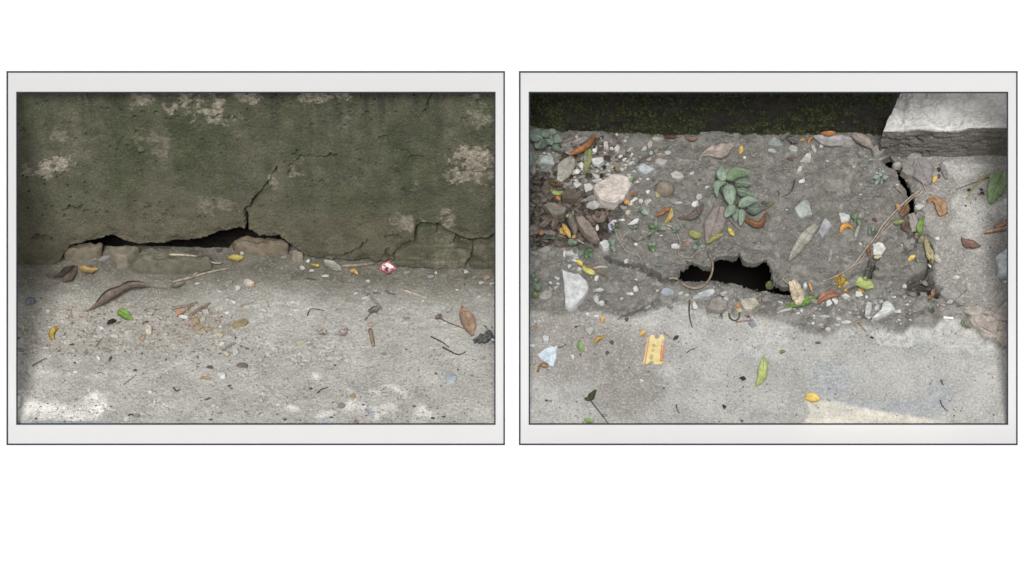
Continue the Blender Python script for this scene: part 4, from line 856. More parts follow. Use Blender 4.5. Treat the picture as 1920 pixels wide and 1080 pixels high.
BY = np.repeat(prof[:, :1], nc, 1); BZ = np.repeat(prof[:, 1:2], nc, 1); face = np.repeat(prof[:, 2:3], nc, 1)
b1 = fbm(BX, BY + BZ, 10, 4, 141); b2 = fbm(BX, (BY - BZ) * 1.0, 42, 4, 142); b3 = fbm(BX, BY * 1.3 + BZ, 190, 3, 143)
endk = sst(.10, 0, BX - lx[:, None])                                             # crumbling end
bx_, by_ = topix(np.stack([BX, BY, BZ], -1))
BZ = BZ + (1 - face) * (.006 * b1 + .007 * b2 + .0035 * b3) + .0 * face
edge_drop = np.interp(bx_, [1683, 1704, 1726, 1745, 1760, 1780, 1805, 1821, 1844, 1888], [-2, -4, 1, 0, -4, -6, -3, 4, 7, 6]) * .0011
BZ = BZ + edge_drop * sst(.06, 0, np.abs(BZ - ztop)) * (face > .1) * sst(0, ztop, BZ) + edge_drop * (face < .1) * sst(.05, 0, BY - YB)
BY = BY - face * (.004 * b1 + .004 * fbm(BX * .4, BZ * 2.5, 50, 4, 145) + .001 * b3) - face * endk * .012 * np.abs(fbm(BX, BZ, 38, 4, 146)) + .0 * b1
BZ = BZ + endk * (1 - face) * (.005 * fbm(BX, BY, 40, 4, 147) - .006 * endk) + endk * .006 * fbm(BX, BY, 90, 3, 148) * (1 - face)
for pts, wd, dp in (([(1700, 262), (1712, 261), (1728, 264)], 4, .016), ([(1705, 294), (1725, 288), (1738, 286)], 6, .018), ([(1760, 281), (1790, 279), (1810, 278)], 2.5, .006), ([(1810, 272), (1835, 268), (1858, 268)], 2.5, .006), ([(1760, 262), (1790, 258), (1812, 254)], 2.5, .005),
                    ([(1670, 274), (1690, 270), (1705, 275)], 4, .010), ([(1770, 272), (1800, 275)], 2.5, .005), ([(1745, 254), (1760, 262)], 3, .006)):
    g_ = groove(bx_, by_, pts, wd, dp, 3); BY = BY - g_ * (face > .5)
for cx, cy, rx, ry, dp in ((1767, 224, 18, 16, .010), (1747, 212, 14, 10, .006), (1797, 226, 12, 6, .007), (1695, 198, 10, 12, .006), (1690, 222, 10, 12, .008), (1720, 190, 8, 4, .005)):
    BZ = BZ - dp * sst(0, .7, blob(bx_ + 5 * b3, by_ + 3 * b2, cx, cy, rx, ry)) * (face < .2) * (1 + .7 * b3)
Pb = np.stack([BX, BY, BZ], -1); endp = Pb[:, :1].copy(); endp[..., 2] = -.012; endp[..., 1] += .006; endp[..., 0] += .004
Pb = np.concatenate([endp, Pb], 1)
fa = np.concatenate([face[:, :1], face], 1)
t = NT('block_concrete')
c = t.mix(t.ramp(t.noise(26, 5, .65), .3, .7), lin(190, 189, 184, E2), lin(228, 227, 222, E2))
c = t.mix(t.attr('face'), c, t.mix(t.ramp(t.noise(40, 5, .65), .3, .7), lin(84, 81, 76, 1.0), lin(108, 104, 98, 1.0)))  # front darker and top lighter: the block's shading is put into its colour
c = t.mix(t.math('MULTIPLY', t.ramp(t.noise(300, 4, .7), .56, .7), .45), c, lin(84, 82, 78))
c = t.mix(t.math('MULTIPLY', t.ramp(t.noise(300, 4, .7), .44, .3), .4), c, lin(214, 212, 205))
m_blk = t.done(c, t.bump(t.noise(260, 5, .75), .9, .0028))
o = gridmesh('concrete_block', Pb, m_blk, None, dict(face=fa), False); tag(o, 'rough concrete block with lit top and shaded front painted in, at the upper right corner', 'block')

# ---- larger stones on the right
G = 'loose stones on the right pavement'
def rk(label, poly, h, rgb, **k):
    k.setdefault('group', G); return rock(label, poly, h, lin(*rgb, e=E2), **k)
rk('big pinkish cream stone above the litter pocket', [(1111, 354), (1115, 346), (1133, 338), (1145, 329), (1160, 326), (1176, 332), (1184, 341), (1178, 359), (1170, 377), (1155, 389), (1142, 390), (1123, 384), (1117, 372), (1112, 362)], 22, (200, 191, 183), rough=.11, top=.86, tilt=.15, n=60, z0=8)
rk('smooth round brown-grey stone on the soil', [(1226, 350), (1229, 340), (1238, 334), (1250, 334), (1261, 341), (1265, 352), (1261, 364), (1250, 370), (1237, 368), (1229, 360)], 26, (132, 122, 109), rough=.01, dome=True)
rk('pale grey angular stone above the round stone', [(1256, 327), (1266, 320), (1278, 324), (1283, 333), (1272, 342), (1259, 336)], 12, (176, 173, 165), flat=True, n=18, facets=2)
rk('bluish white angular stone left of the round stone', [(1192, 313), (1206, 305), (1218, 311), (1228, 317), (1216, 330), (1209, 333), (1199, 325)], 14, (182, 186, 190), flat=True, n=18, facets=3)
rk('flat pale squarish stone near the mossy kerb', [(1227, 301), (1233, 296), (1253, 301), (1244, 314), (1236, 309), (1228, 306)], 7, (174, 173, 169), flat=True, n=14)
rk('oblong pale stone lying against the mossy kerb', [(1221, 261), (1226, 256), (1246, 260), (1237, 267), (1224, 265)], 8, (170, 166, 158), n=18, flat=True)
rk('upright pale stone below the oblong one at the kerb', [(1213, 271), (1219, 263), (1224, 267), (1222, 278), (1215, 283)], 9, (168, 163, 154), n=16, flat=True)
rk('greenish white faceted stone by the left frame', [(1002, 305), (1015, 292), (1028, 288), (1037, 297), (1039, 313), (1027, 315), (1010, 315)], 18, (164, 172, 168), flat=True, n=18, facets=3)
rk('white angular stone right of the olive leaf', [(1107, 300), (1117, 296), (1130, 294), (1133, 305), (1123, 315), (1112, 311)], 13, (194, 196, 194), flat=True, n=18, facets=2)
rk('pale oval stone near the kerb left of the dark crack', [(1151, 279), (1158, 270), (1163, 277), (1160, 288), (1153, 286)], 8, (196, 194, 188), n=16)
rk('pale rectangular stone standing near the kerb', [(1131, 267), (1139, 264), (1141, 281), (1132, 283)], 8, (186, 180, 178), flat=True, n=12)
rk('small white stone at the olive leaf tip', [(1110, 281), (1117, 277), (1119, 286), (1112, 290)], 7, (204, 206, 208), flat=True, n=12)
rk('pale flat stone at the end of the small dark crack', [(1177, 308), (1186, 301), (1191, 305), (1181, 313)], 6, (190, 190, 186), flat=True, n=12)
rk('dark grey-brown square stone in the litter pocket', [(1052, 367), (1062, 354), (1089, 358), (1093, 372), (1080, 381), (1053, 378)], 16, (96, 88, 78), n=26, z0=-6)
rk('long brown-grey stone slanting through the litter pocket', [(1078, 406), (1092, 403), (1108, 422), (1120, 443), (1125, 458), (1112, 456), (1095, 441), (1081, 418)], 16, (136, 124, 116), n=36, z0=0)
rk('grey earth clod in the litter pocket', [(1018, 384), (1030, 378), (1050, 384), (1064, 394), (1058, 406), (1042, 412), (1030, 404)], 16, (122, 116, 107), n=36, rough=.09, z0=-8)
rk('white stone under the trailing vine', [(1123, 457), (1134, 449), (1143, 453), (1142, 468), (1132, 472)], 12, (204, 206, 203), flat=True, n=18, facets=2)
rk('grey-green angular stone alone on the middle soil', [(1488, 392), (1498, 382), (1510, 371), (1517, 378), (1518, 393), (1523, 406), (1513, 411), (1501, 414), (1493, 404)], 16, (164, 170, 164), flat=True, n=22, facets=3)
rk('white pointed stone above the amber curled leaf', [(1572, 399), (1581, 398), (1594, 404), (1592, 415), (1584, 421), (1577, 419)], 9, (194, 196, 193), flat=True, n=16, facets=1)
rk('flat lilac-grey flake beside the long grey leaf', [(1534, 434), (1540, 420), (1546, 408), (1556, 416), (1559, 422), (1551, 436), (1542, 447)], 3, (158, 158, 164), n=22, name='plaster_flake', cat='flake')
rk('pale rounded stone below the dark curled leaf at the kerb', [(1477, 279), (1484, 271), (1494, 277), (1495, 286), (1488, 289), (1480, 286)], 10, (176, 174, 168), n=18)
rk('pale flat triangular stone on the soil below the kerb', [(1500, 304), (1507, 294), (1513, 286), (1521, 287), (1519, 304), (1508, 305)], 5, (184, 181, 174), flat=True, n=16)
rk('small white oblong stone under the triangular one', [(1493, 325), (1497, 312), (1503, 311), (1503, 321), (1497, 326)], 6, (198, 196, 190), n=14)
rk('narrow pale stone under the big grey leaf tip', [(1520, 272), (1526, 270), (1531, 285), (1528, 289), (1522, 280)], 5, (176, 176, 172), flat=True, n=14)
rk('half buried grey stone under the big grey leaf', [(1577, 278), (1583, 265), (1593, 263), (1599, 272), (1596, 280)], 8, (150, 147, 141), n=20)
rk('crumbly grey-green lump against the kerb', [(1440, 262), (1450, 256), (1462, 264), (1470, 276), (1456, 277), (1440, 272)], 7, (142, 150, 145), n=30, rough=.12)
rk('lumpy grey rubble at the broken end of the block', [(1632, 282), (1640, 272), (1654, 274), (1659, 286), (1648, 300), (1636, 296)], 18, (146, 143, 137), n=32, rough=.1, name='rubble_lump', cat='rubble')
rk('small grey rubble left of the lumpy rubble', [(1607, 288), (1613, 281), (1622, 285), (1622, 294), (1612, 296)], 9, (140, 138, 132), n=24, rough=.1, name='rubble_lump', cat='rubble')
rk('round pale pebble lodged in the crack below the block', [(1672, 308), (1677, 301), (1686, 300), (1691, 308), (1687, 317), (1677, 318)], 14, (172, 168, 162), n=24, rough=.03, dome=True)
rk('rough grey clod between the crack and the purple-grey leaf', [(1688, 324), (1694, 312), (1708, 312), (1714, 322), (1710, 334), (1697, 334)], 15, (140, 137, 130), n=30, rough=.08)
rk('large bluish white stone cut by the right frame', [(1862, 488), (1868, 479), (1888, 465), (1915, 450), (1925, 520), (1888, 523), (1868, 525), (1866, 503)], 20, (188, 194, 196), flat=True, n=22, top=.85)
rk('white wedge-shaped stone in the rubble below the hole', [(1635, 600), (1644, 590), (1652, 582), (1653, 568), (1663, 562), (1672, 571), (1679, 582), (1660, 593), (1642, 600)], 13, (198, 201, 198), flat=True, n=22, facets=2)
rk('white plaster piece beside the long twig', [(1636, 458), (1646, 454), (1656, 456), (1661, 466), (1653, 480), (1637, 478)], 5, (206, 205, 200), n=24, rough=.08, name='plaster_flake', cat='flake')
rk('very large white pointed stone on the left', [(1052, 502), (1073, 512), (1085, 512), (1098, 525), (1106, 537), (1101, 552), (1088, 570), (1077, 584), (1060, 582), (1057, 553), (1055, 523)], 17, (196, 198, 198), rough=.02, flat=True, n=24, facets=1, top=.8)
rk('half buried grey stone left of the very large white stone', [(1010, 558), (1018, 548), (1033, 542), (1037, 552), (1030, 563), (1016, 564)], 8, (152, 149, 142), n=20)
rk('blue-grey flat stone left of the curved vine', [(1238, 550), (1241, 541), (1251, 539), (1263, 543), (1265, 555), (1250, 557)], 7, (152, 160, 168), flat=True, n=16)
rk('bluish white rock embedded below the hole', [(1306, 554), (1318, 546), (1338, 541), (1341, 548), (1332, 560), (1314, 562)], 12, (182, 186, 188), n=30, rough=.07)
rk('grey lump of rubble below the hole beside the white rock', [(1325, 580), (1332, 562), (1350, 556), (1362, 566), (1362, 582), (1345, 588)], 12, (144, 141, 134), n=32, rough=.1, name='rubble_lump', cat='rubble')
rk('angular pale block with a brown side below the hole', [(1386, 570), (1390, 562), (1414, 557), (1424, 572), (1408, 588), (1394, 588)], 18, (180, 174, 160), flat=True, n=16, facets=2)
rk('white oval pebble beside the cream leaf', [(1504, 534), (1507, 527), (1512, 527), (1514, 537), (1510, 543), (1506, 541)], 8, (196, 198, 200), n=18, rough=.03, dome=True)
rk('grey rock at the small dark pit left of the crack', [(1634, 511), (1640, 505), (1656, 512), (1661, 523), (1645, 524), (1637, 520)], 13, (124, 120, 113), n=24)
rk('pale chalky chunk left of the wedge-shaped stone', [(1621, 592), (1622, 576), (1626, 564), (1634, 567), (1634, 582), (1630, 594)], 6, (184, 186, 184), n=20, rough=.08)
rk('pale grey triangular stone on the lower left concrete', [(1096, 618), (1100, 613), (1114, 613), (1113, 622), (1106, 632), (1101, 626)], 9, (172, 170, 166), flat=True, n=12)
rk('round grey-white stone by the lower left frame', [(1016, 632), (1020, 628), (1029, 629), (1030, 638), (1027, 645), (1019, 642)], 9, (190, 190, 188), n=20)
rk('yellowish chip leaning on the round brown-grey stone', [(1228, 360), (1234, 357), (1238, 366), (1236, 373), (1229, 371)], 7, (176, 166, 130), flat=True, n=12)
for lb, pl in (('pinkish crust flake at the right frame, uppermost of the flaking concrete', [(1862, 590), (1872, 578), (1890, 572), (1925, 566), (1925, 598), (1890, 604), (1870, 600)]), ('large pinkish crust flake in the middle of the flaking concrete', [(1826, 600), (1834, 590), (1850, 592), (1866, 606), (1870, 618), (1856, 622), (1840, 614)]),
               ('narrow pinkish crust flake at the upper edge of the flaking concrete', [(1806, 584), (1822, 576), (1846, 583), (1858, 592), (1838, 588), (1820, 592)]), ('pinkish crust flake touching the right frame below the straw', [(1873, 612), (1885, 604), (1925, 600), (1925, 618), (1888, 620), (1874, 618)]),
               ('lowest pinkish crust flake beside the chalky concrete', [(1836, 622), (1852, 626), (1868, 624), (1870, 634), (1856, 634), (1842, 630)]), ('small pinkish crust flake beside the grass blades', [(1816, 598), (1824, 594), (1828, 606), (1836, 616), (1826, 614)])):
    rk(lb, pl, 4, (168, 159, 152), n=40, rough=.12, name='crust_flake', cat='flake', group='flakes of the peeling concrete')
# pebbles in the pit (they lie below the pavement)
G2 = 'pebbles in the pit beside the crack'
pebbles('inside the pit at the crack', [(1709, 551, 17, 15, 'grey'), (1712, 537, 26, 12, 'dark grey'), (1732, 532, 13, 14, 'grey'), (1740, 543, 13, 10, 'dark grey'), (1730, 556, 17, 16, 'grey'), (1723, 510, 15, 14, 'bluish grey'), (1698, 540, 12, 16, 'pinkish'), (1720, 563, 10, 6, 'greenish grey')], G2, 'pebble', z0=-18)
pebbles('in the rubble left of the big pink stone', [(1083, 347, 13, 14, 'pale grey'), (1102, 353, 20, 18, 'pale grey'), (1096, 340, 12, 12, 'grey'), (1118, 331, 14, 12, 'pale grey'), (1124, 338, 21, 10, 'pale grey'), (1080, 321, 13, 18, 'white'), (1089, 310, 10, 16, 'white'), (1089, 332, 16, 10, 'grey'), (1107, 323, 13, 10, 'grey'), (1130, 324, 16, 10, 'grey'), (1110, 372, 18, 13, 'grey'), (1103, 363, 21, 16, 'dark grey'),
         (1113, 385, 21, 17, 'pale grey'), (1097, 376, 16, 10, 'grey'), (1075, 352, 16, 10, 'grey'), (1140, 327, 10, 9, 'pale grey'), (1066, 346, 12, 9, 'grey'), (1095, 298, 12, 12, 'grey'), (1100, 318, 9, 9, 'pale grey')], G)
pebbles('strewn near the kerb left of the crumpled leaf', [(1164, 294, 7, 8, 'white'), (1171, 300, 8, 9, 'white'), (1184, 289, 5, 6, 'white'), (1181, 280, 14, 6, 'pale grey', 45), (1147, 279, 7, 7, 'white'), (1174, 258, 11, 6, 'grey'), (1209, 279, 7, 9, 'pale grey'), (1221, 287, 6, 7, 'pale grey'), (1251, 286, 11, 10, 'pale grey'), (1236, 290, 12, 8, 'pinkish'), (1217, 299, 9, 7, 'pinkish'), (1230, 282, 9, 14, 'grey'),
         (1157, 252, 5, 6, 'white'), (1060, 272, 10, 9, 'grey'), (1050, 285, 10, 10, 'dark grey'), (1066, 300, 9, 8, 'grey'), (1126, 278, 10, 8, 'dark grey'), (1298, 325, 9, 6, 'pale grey'), (1314, 299, 7, 9, 'grey'), (1396, 295, 5, 6, 'white'), (1413, 293, 7, 6, 'grey'), (1274, 315, 6, 4, 'grey')], G)
pebbles('around the round brown-grey stone', [(1188, 375, 13, 6, 'white', 40), (1202, 377, 7, 8, 'white'), (1192, 372, 6, 6, 'white'), (1215, 379, 11, 15, 'pale grey'), (1264, 377, 14, 14, 'grey'), (1279, 368, 15, 14, 'grey'), (1271, 381, 14, 9, 'pale grey'), (1311, 369, 10, 11, 'pale grey', 45), (1304, 383, 13, 13, 'white'), (1214, 360, 9, 7, 'white', 40), (1194, 341, 9, 9, 'pale grey'), (1282, 344, 6, 10, 'grey'), (1325, 351, 10, 5, 'pale grey'), (1338, 374, 6, 12, 'grey'),
         (1225, 338, 8, 6, 'dark grey'), (1312, 338, 6, 5, 'dark grey'), (1215, 336, 5, 5, 'white'), (1180, 332, 5, 8, 'pale grey')], G)
pebbles('beside the trailing vine below the pink stone', [(1166, 412, 10, 9, 'white'), (1178, 399, 9, 10, 'cream'), (1169, 388, 11, 10, 'bluish grey'), (1187, 417, 19, 9, 'white', 30), (1161, 396, 8, 8, 'dark grey'), (1120, 428, 5, 14, 'white'), (1228, 438, 15, 8, 'grey'), (1239, 442, 6, 4, 'white'), (1192, 416, 6, 9, 'pale grey'), (1192, 458, 6, 7, 'white'), (1285, 451, 8, 7, 'grey'), (1289, 456, 8, 6, 'orange'), (1182, 383, 7, 6, 'white')], G)
pebbles('around the very large white stone', [(1059, 476, 5, 13, 'white'), (1072, 476, 19, 13, 'pale grey'), (1076, 489, 10, 7, 'white'), (1068, 500, 6, 9, 'white'), (1086, 505, 7, 7, 'white'), (1075, 497, 7, 7, 'grey'), (1066, 489, 7, 6, 'grey'), (1045, 522, 11, 8, 'pale grey'), (1046, 532, 6, 6, 'white'), (1033, 542, 9, 11, 'greenish grey'), (1042, 540, 7, 8, 'pale grey'), (1082, 478, 6, 7, 'pale grey'), (1025, 515, 9, 8, 'grey'), (1020, 468, 22, 14, 'grey'), (1003, 475, 16, 12, 'grey'),
         (1096, 578, 17, 14, 'grey'), (1102, 589, 7, 6, 'white'), (1119, 522, 7, 11, 'white'), (1122, 543, 17, 14, 'pale grey'), (1118, 560, 8, 16, 'pale grey'), (1128, 568, 14, 11, 'white'), (1133, 566, 9, 9, 'dark grey'), (1119, 593, 9, 6, 'white'), (1138, 574, 10, 7, 'grey'), (1003, 602, 5, 5, 'white'), (1010, 602, 5, 5, 'white'), (1044, 613, 4, 4, 'white'), (1032, 529, 4, 8, 'white')], G)
pebbles('on the crusted soil left of the hole', [(1192, 542, 8, 12, 'white'), (1182, 550, 10, 11, 'white'), (1175, 490, 9, 10, 'pale grey'), (1216, 577, 10, 9, 'pale grey'), (1193, 524, 6, 4, 'white'), (1166, 560, 6, 6, 'pale grey'), (1231, 578, 8, 8, 'grey'), (1257, 575, 10, 10, 'grey'), (1245, 572, 7, 7, 'grey'), (1267, 462, 14, 10, 'white'), (1156, 587, 8, 8, 'grey'), (1171, 588, 7, 8, 'grey'), (1174, 599, 7, 9, 'dark grey'), (1192, 607, 6, 7, 'white'), (1232, 545, 6, 5, 'pale grey'), (1277, 550, 9, 7, 'pale grey'), (1287, 553, 8, 7, 'pale grey')], G)
pebbles('in the rubble just below the hole', [(1383, 572, 9, 10, 'orange'), (1385, 582, 11, 8, 'cream'), (1304, 572, 9, 14, 'white'), (1342, 562, 6, 8, 'white'), (1411, 607, 13, 14, 'bluish grey'), (1352, 588, 7, 9, 'dark grey'), (1357, 551, 11, 12, 'pale grey'), (1307, 557, 13, 8, 'pale grey'), (1381, 545, 9, 7, 'grey'), (1352, 557, 9, 8, 'dark grey'), (1402, 594, 7, 7, 'rust brown'), (1277, 602, 6, 5, 'white')], G)
pebbles('in the cement rubble under the rust leaf', [(1553, 568, 12, 13, 'white'), (1566, 565, 12, 13, 'white'), (1585, 555, 14, 11, 'white'), (1609, 552, 16, 11, 'white'), (1525, 565, 14, 10, 'grey'), (1503, 582, 5, 8, 'white'), (1497, 587, 7, 5, 'white'), (1465, 567, 10, 4, 'white'), (1470, 583, 24, 8, 'pale grey'), (1545, 593, 22, 7, 'pale grey'), (1587, 604, 15, 7, 'white'), (1569, 609, 9, 6, 'pale grey'), (1553, 618, 9, 9, 'pale grey'), (1624, 557, 6, 6, 'white'), (1641, 567, 7, 7, 'pale grey'), (1644, 578, 8, 9, 'white'), (1676, 557, 7, 7, 'white'), (1664, 545, 7, 6, 'greenish grey'), (1670, 543, 5, 8, 'greenish grey'), (1524, 606, 5, 5, 'white'), (1540, 609, 8, 5, 'pale grey')], G)
pebbles('around the pit below the crack', [(1745, 500, 7, 12, 'white'), (1793, 520, 10, 8, 'white'), (1684, 583, 9, 12, 'white'), (1767, 571, 12, 8, 'pinkish'), (1781, 566, 10, 8, 'pale grey'), (1696, 537, 6, 8, 'white'), (1706, 600, 5, 5, 'white'), (1701, 571, 5, 5, 'white'), (1757, 447, 8, 8, 'white'), (1724, 388, 15, 14, 'pale grey'), (1692, 461, 7, 7, 'white'), (1646, 482, 12, 9, 'cream'), (1641, 412, 9, 8, 'rust brown'), (1737, 586, 8, 6, 'grey'), (1686, 600, 6, 4, 'white'), (1762, 485, 5, 5, 'white'), (1884, 528, 6, 5, 'white')], G)
pebbles('on the middle soil between hole and kerb', [(1448, 283, 14, 7, 'pale grey'), (1481, 299, 10, 9, 'rust brown'), (1540, 274, 6, 7, 'white'), (1504, 340, 11, 8, 'white'), (1508, 280, 7, 8, 'grey'), (1552, 302, 6, 4, 'pale grey'), (1613, 457, 6, 5, 'white'), (1614, 346, 5, 5, 'pale grey'), (1614, 365, 5, 4, 'white'), (1616, 310, 6, 8, 'grey'), (1469, 399, 5, 5, 'grey'), (1475, 393, 4, 4, 'white'), (1432, 381, 9, 12, 'dark grey'), (1424, 370, 6, 10, 'grey'), (1426, 341, 6, 5, 'grey'), (1645, 324, 5, 5, 'white'), (1682, 347, 6, 6, 'white'), (1415, 455, 4, 4, 'dark grey'), (1550, 360, 5, 5, 'dark grey')], G)
pebbles('on the concrete slab near the right frame', [(1817, 356, 6, 6, 'dark brown'), (1839, 355, 7, 6, 'dark brown'), (1843, 362, 8, 7, 'dark brown'), (1837, 365, 5, 4, 'rust brown'), (1874, 372, 8, 6, 'pale grey'), (1811, 386, 4, 4, 'dark grey'), (1885, 377, 8, 16, 'white'), (1800, 335, 8, 6, 'pale grey'), (1760, 318, 8, 9, 'dark brown'), (1804, 556, 6, 5, 'pale grey')], 'berries and chips on the slab', 'berry or chip')
pebbles('on the lower concrete around the yellow packet', [(998, 648, 9, 7, 'white'), (1073, 669, 5, 9, 'white'), (1202, 714, 9, 7, 'white'), (1146, 642, 7, 9, 'dark grey'), (1133, 778, 9, 9, 'grey'), (1025, 751, 5, 4, 'dark grey'), (1393, 709, 10, 9, 'dark brown'), (1358, 763, 7, 8, 'dark brown'), (1391, 789, 5, 5, 'dark grey'), (1081, 613, 6, 5, 'dark grey'), (1088, 665, 4, 4, 'dark grey'), (1245, 728, 4, 4, 'dark grey'), (1634, 633, 6, 6, 'dark brown'), (1183, 636, 4, 8, 'pale grey'), (1437, 720, 4, 4, 'grey'), (1139, 662, 6, 8, 'dark grey'), (1534, 643, 9, 5, 'brown'), (1027, 694, 5, 4, 'grey')], G)

# ---- leaves on the right
G = 'fallen leaves on the right pavement'
def lf(label, mid, hw, rgb, **k):
    k.setdefault('group', G); return leaf(label, mid, hw, lin(*rgb, e=E2), **k)
lf('orange-brown curled leaf reaching up to the mossy kerb', [(1114, 253), (1108, 266), (1097, 275), (1082, 283), (1067, 291)], [3, 5, 6, 6, 1], (176, 112, 44), curl=7, lift=9, arch=5, crumple=2)
lf('grey pointed leaf behind the orange-brown curled leaf', [(1074, 270), (1088, 264), (1104, 257)], 6.5, (150, 146, 142), lift=4, curl=2)
lf('olive green leaf pointing down beside the white stones', [(1104, 277), (1102, 298), (1098, 325)], 9, (142, 146, 84), lift=5, curl=4, shape='egg', spot=.2)
lf('pale grey veined dead leaf above the litter pocket', [(1074, 293), (1062, 314), (1048, 340)], [3, 14, 16, 12, 5], (168, 164, 152), lift=4, curl=3, torn=.2, nv=9)
lf('crumpled pinkish grey leaf on the soil under the kerb', [(1309, 294), (1328, 285), (1350, 283), (1377, 270)], [1, 7, 13, 12, 3], (172, 156, 146), lift=4, curl=5, crumple=4, torn=.5, nv=9, nu=18, spot=.2)
lf('small upright yellow leaf right of the crumpled leaf', [(1391, 273), (1388, 289)], 4.3, (232, 188, 44), spot=0, dust=0)
lf('brown leaf sliver at the foot of the kerb, right one', [(1284, 256), (1296, 261), (1309, 260)], 4, (150, 108, 84), curl=3)
lf('brown curled leaf sliver at the foot of the kerb, left one', [(1244, 258), (1257, 256), (1270, 258)], 3.5, (124, 86, 66), curl=4)
lf('big pale lilac-grey leaf at the foot of the kerb', [(1525, 255), (1545, 262), (1570, 264), (1600, 259)], [1, 10, 12, 9, 1], (166, 162, 162), lift=3, curl=3, spot=.15, nv=9)
lf('orange half leaf lying on the big lilac-grey leaf', [(1539, 249), (1553, 250), (1568, 249)], 5, (204, 134, 48), lift=9, curl=3)
lf('pinkish brown curled leaf right of the lilac-grey leaf', [(1597, 251), (1610, 258), (1624, 266), (1638, 280)], [4, 10, 9, 1.5], (158, 144, 134), lift=5, curl=6, arch=5, torn=.2)
lf('small amber petal left of the lilac-grey leaf, flat one', [(1500, 263), (1510, 261)], 3.4, (206, 158, 72), spot=.1)
lf('small amber petal left of the lilac-grey leaf, upright one', [(1524, 255), (1519, 262), (1515, 270)], 3.2, (196, 146, 72), spot=.3)
lf('dark grey curled leaf at the foot of the kerb', [(1464, 264), (1472, 255), (1484, 248)], 4.5, (128, 124, 120), curl=5, lift=4)
lf('crumpled dark leaf beside the dark grey curled leaf', [(1474, 259), (1486, 262), (1498, 267)], 7, (98, 92, 92), curl=6, crumple=5, torn=.6)
lf('rolled dark brown leaf in the litter pocket', [(1028, 383), (1033, 394), (1038, 406)], 6, (108, 72, 52), curl=7, lift=12)
lf('rolled yellow leaf in the litter pocket', [(1055, 419), (1062, 432), (1070, 446)], 5, (214, 172, 78), curl=5, lift=12, spot=.2)
lf('flat yellow leaf behind the rolled yellow one', [(1050, 427), (1055, 433), (1062, 440)], 6, (196, 156, 52), curl=3, lift=8)
lf('twisted grey-brown leaf standing in the litter pocket', [(1075, 394), (1071, 412), (1077, 426), (1078, 440)], [1, 7, 8, 3], (136, 120, 108), curl=8, lift=13)
lf('veined brown leaf under the big pink stone', [(1114, 398), (1124, 405), (1140, 396)], [8, 14, 5], (136, 112, 102), curl=3, lift=6)
lf('brown leaf point hanging below the veined brown leaf', [(1119, 404), (1125, 412), (1129, 421)], [6, 5, 1], (124, 100, 92), lift=4)
lf('lime green leaf sliver in the litter pocket', [(1032, 356), (1043, 362), (1057, 359)], 4.5, (156, 174, 84), lift=12, curl=3, spot=.1)
lf('orange and brown leaf scrap under the lime sliver', [(1043, 365), (1046, 370), (1050, 376)], 4.5, (190, 122, 62), lift=12, curl=4)
lf('dark brown crumbling leaf above the lime sliver', [(1030, 338), (1042, 344), (1056, 347)], 5, (108, 78, 46), lift=10, crumple=4, torn=.6)
lf('rust leaf sliver right of the big pink stone', [(1181, 368), (1188, 364), (1197, 359)], 3, (164, 104, 60), lift=3)
lf('amber crumpled leaf at the edge of the pink stone', [(1171, 373), (1176, 379), (1180, 384)], 5, (218, 160, 62), lift=6, curl=4, torn=.4)
lf('small brown-yellow leaf above the big pink stone', [(1153, 312), (1158, 318), (1162, 321)], 4, (158, 116, 60), lift=2, curl=4)
lf('tiny green leaf on the edge of the pink stone', [(1182, 341), (1184, 335), (1186, 330)], 3, (136, 176, 96), lift=12, spot=0)
lf('lime round leaf in the middle of the litter pocket', [(1062, 403), (1066, 405), (1071, 408)], 4.5, (166, 186, 112), lift=12, spot=0)
lf('dark green leaf lying at the bottom of the litter pocket', [(1013, 448), (1030, 444), (1048, 448)], 4.5, (84, 100, 80), lift=10)
lf('dark brown leaf at the left frame in the litter pocket', [(988, 440), (1000, 432), (1010, 436)], 9, (128, 112, 106), lift=10, crumple=4)
lf('orange scrap beside the dark brown leaf at the frame', [(1012, 440), (1016, 436), (1020, 434)], 4, (192, 140, 84), lift=14)
lf('small yellow scrap under the twisted grey-brown leaf', [(1073, 446), (1077, 443), (1081, 442)], 3.6, (226, 180, 70), lift=8)
rs = np.random.RandomState(77)
for lb, x, y, a, L, hw, c_ in (('broad brown leaf at the left frame above the clod', 1004, 352, 20, 24, 8, (96, 84, 76)), ('dark curled leaf under the greenish white stone', 1010, 330, -30, 26, 7, (84, 74, 66)), ('grey dead leaf beside the earth clod', 1003, 372, 60, 24, 8, (104, 97, 90)), ('brown dead leaf below the earth clod', 1040, 420, 100, 26, 7, (112, 94, 84)),
                              ('black leaf at the foot of the litter pocket', 1018, 458, 10, 30, 6, (54, 50, 46)), ('dull brown leaf below the rolled dark brown leaf', 1022, 418, -40, 26, 7, (122, 100, 92)), ('grey leaf between the rolled yellow leaf and the frame', 1030, 436, 15, 26, 6, (132, 118, 110)), ('shrivelled leaf right of the clod', 1062, 384, 30, 18, 5, (112, 100, 88)),
                              ('dark leaf under the long brown-grey stone', 1092, 424, 70, 22, 6, (74, 66, 58)), ('grey leaf at the left frame under the stone', 1000, 320, 80, 20, 6, (142, 138, 130)), ('brown leaf beside the dark square stone', 1046, 394, -10, 18, 5, (104, 84, 66))):
    dx, dy_ = math.cos(R(a)) * L / 2, math.sin(R(a)) * L / 2
    lf(lb, [(x - dx, y - dy_), (x, y), (x + dx, y + dy_)], hw, c_, lift=float(rs.uniform(5, 12)), curl=float(rs.uniform(2, 7)), crumple=3, torn=.3)
lf('yellow half of the folded leaf below the round stone', [(1259, 390), (1257, 405), (1247, 419)], 5, (214, 182, 84), lift=5, curl=4, spot=.1)
lf('brown half of the folded leaf below the round stone', [(1231, 407), (1244, 396), (1259, 391)], 4.5, (166, 112, 64), lift=3, curl=4)
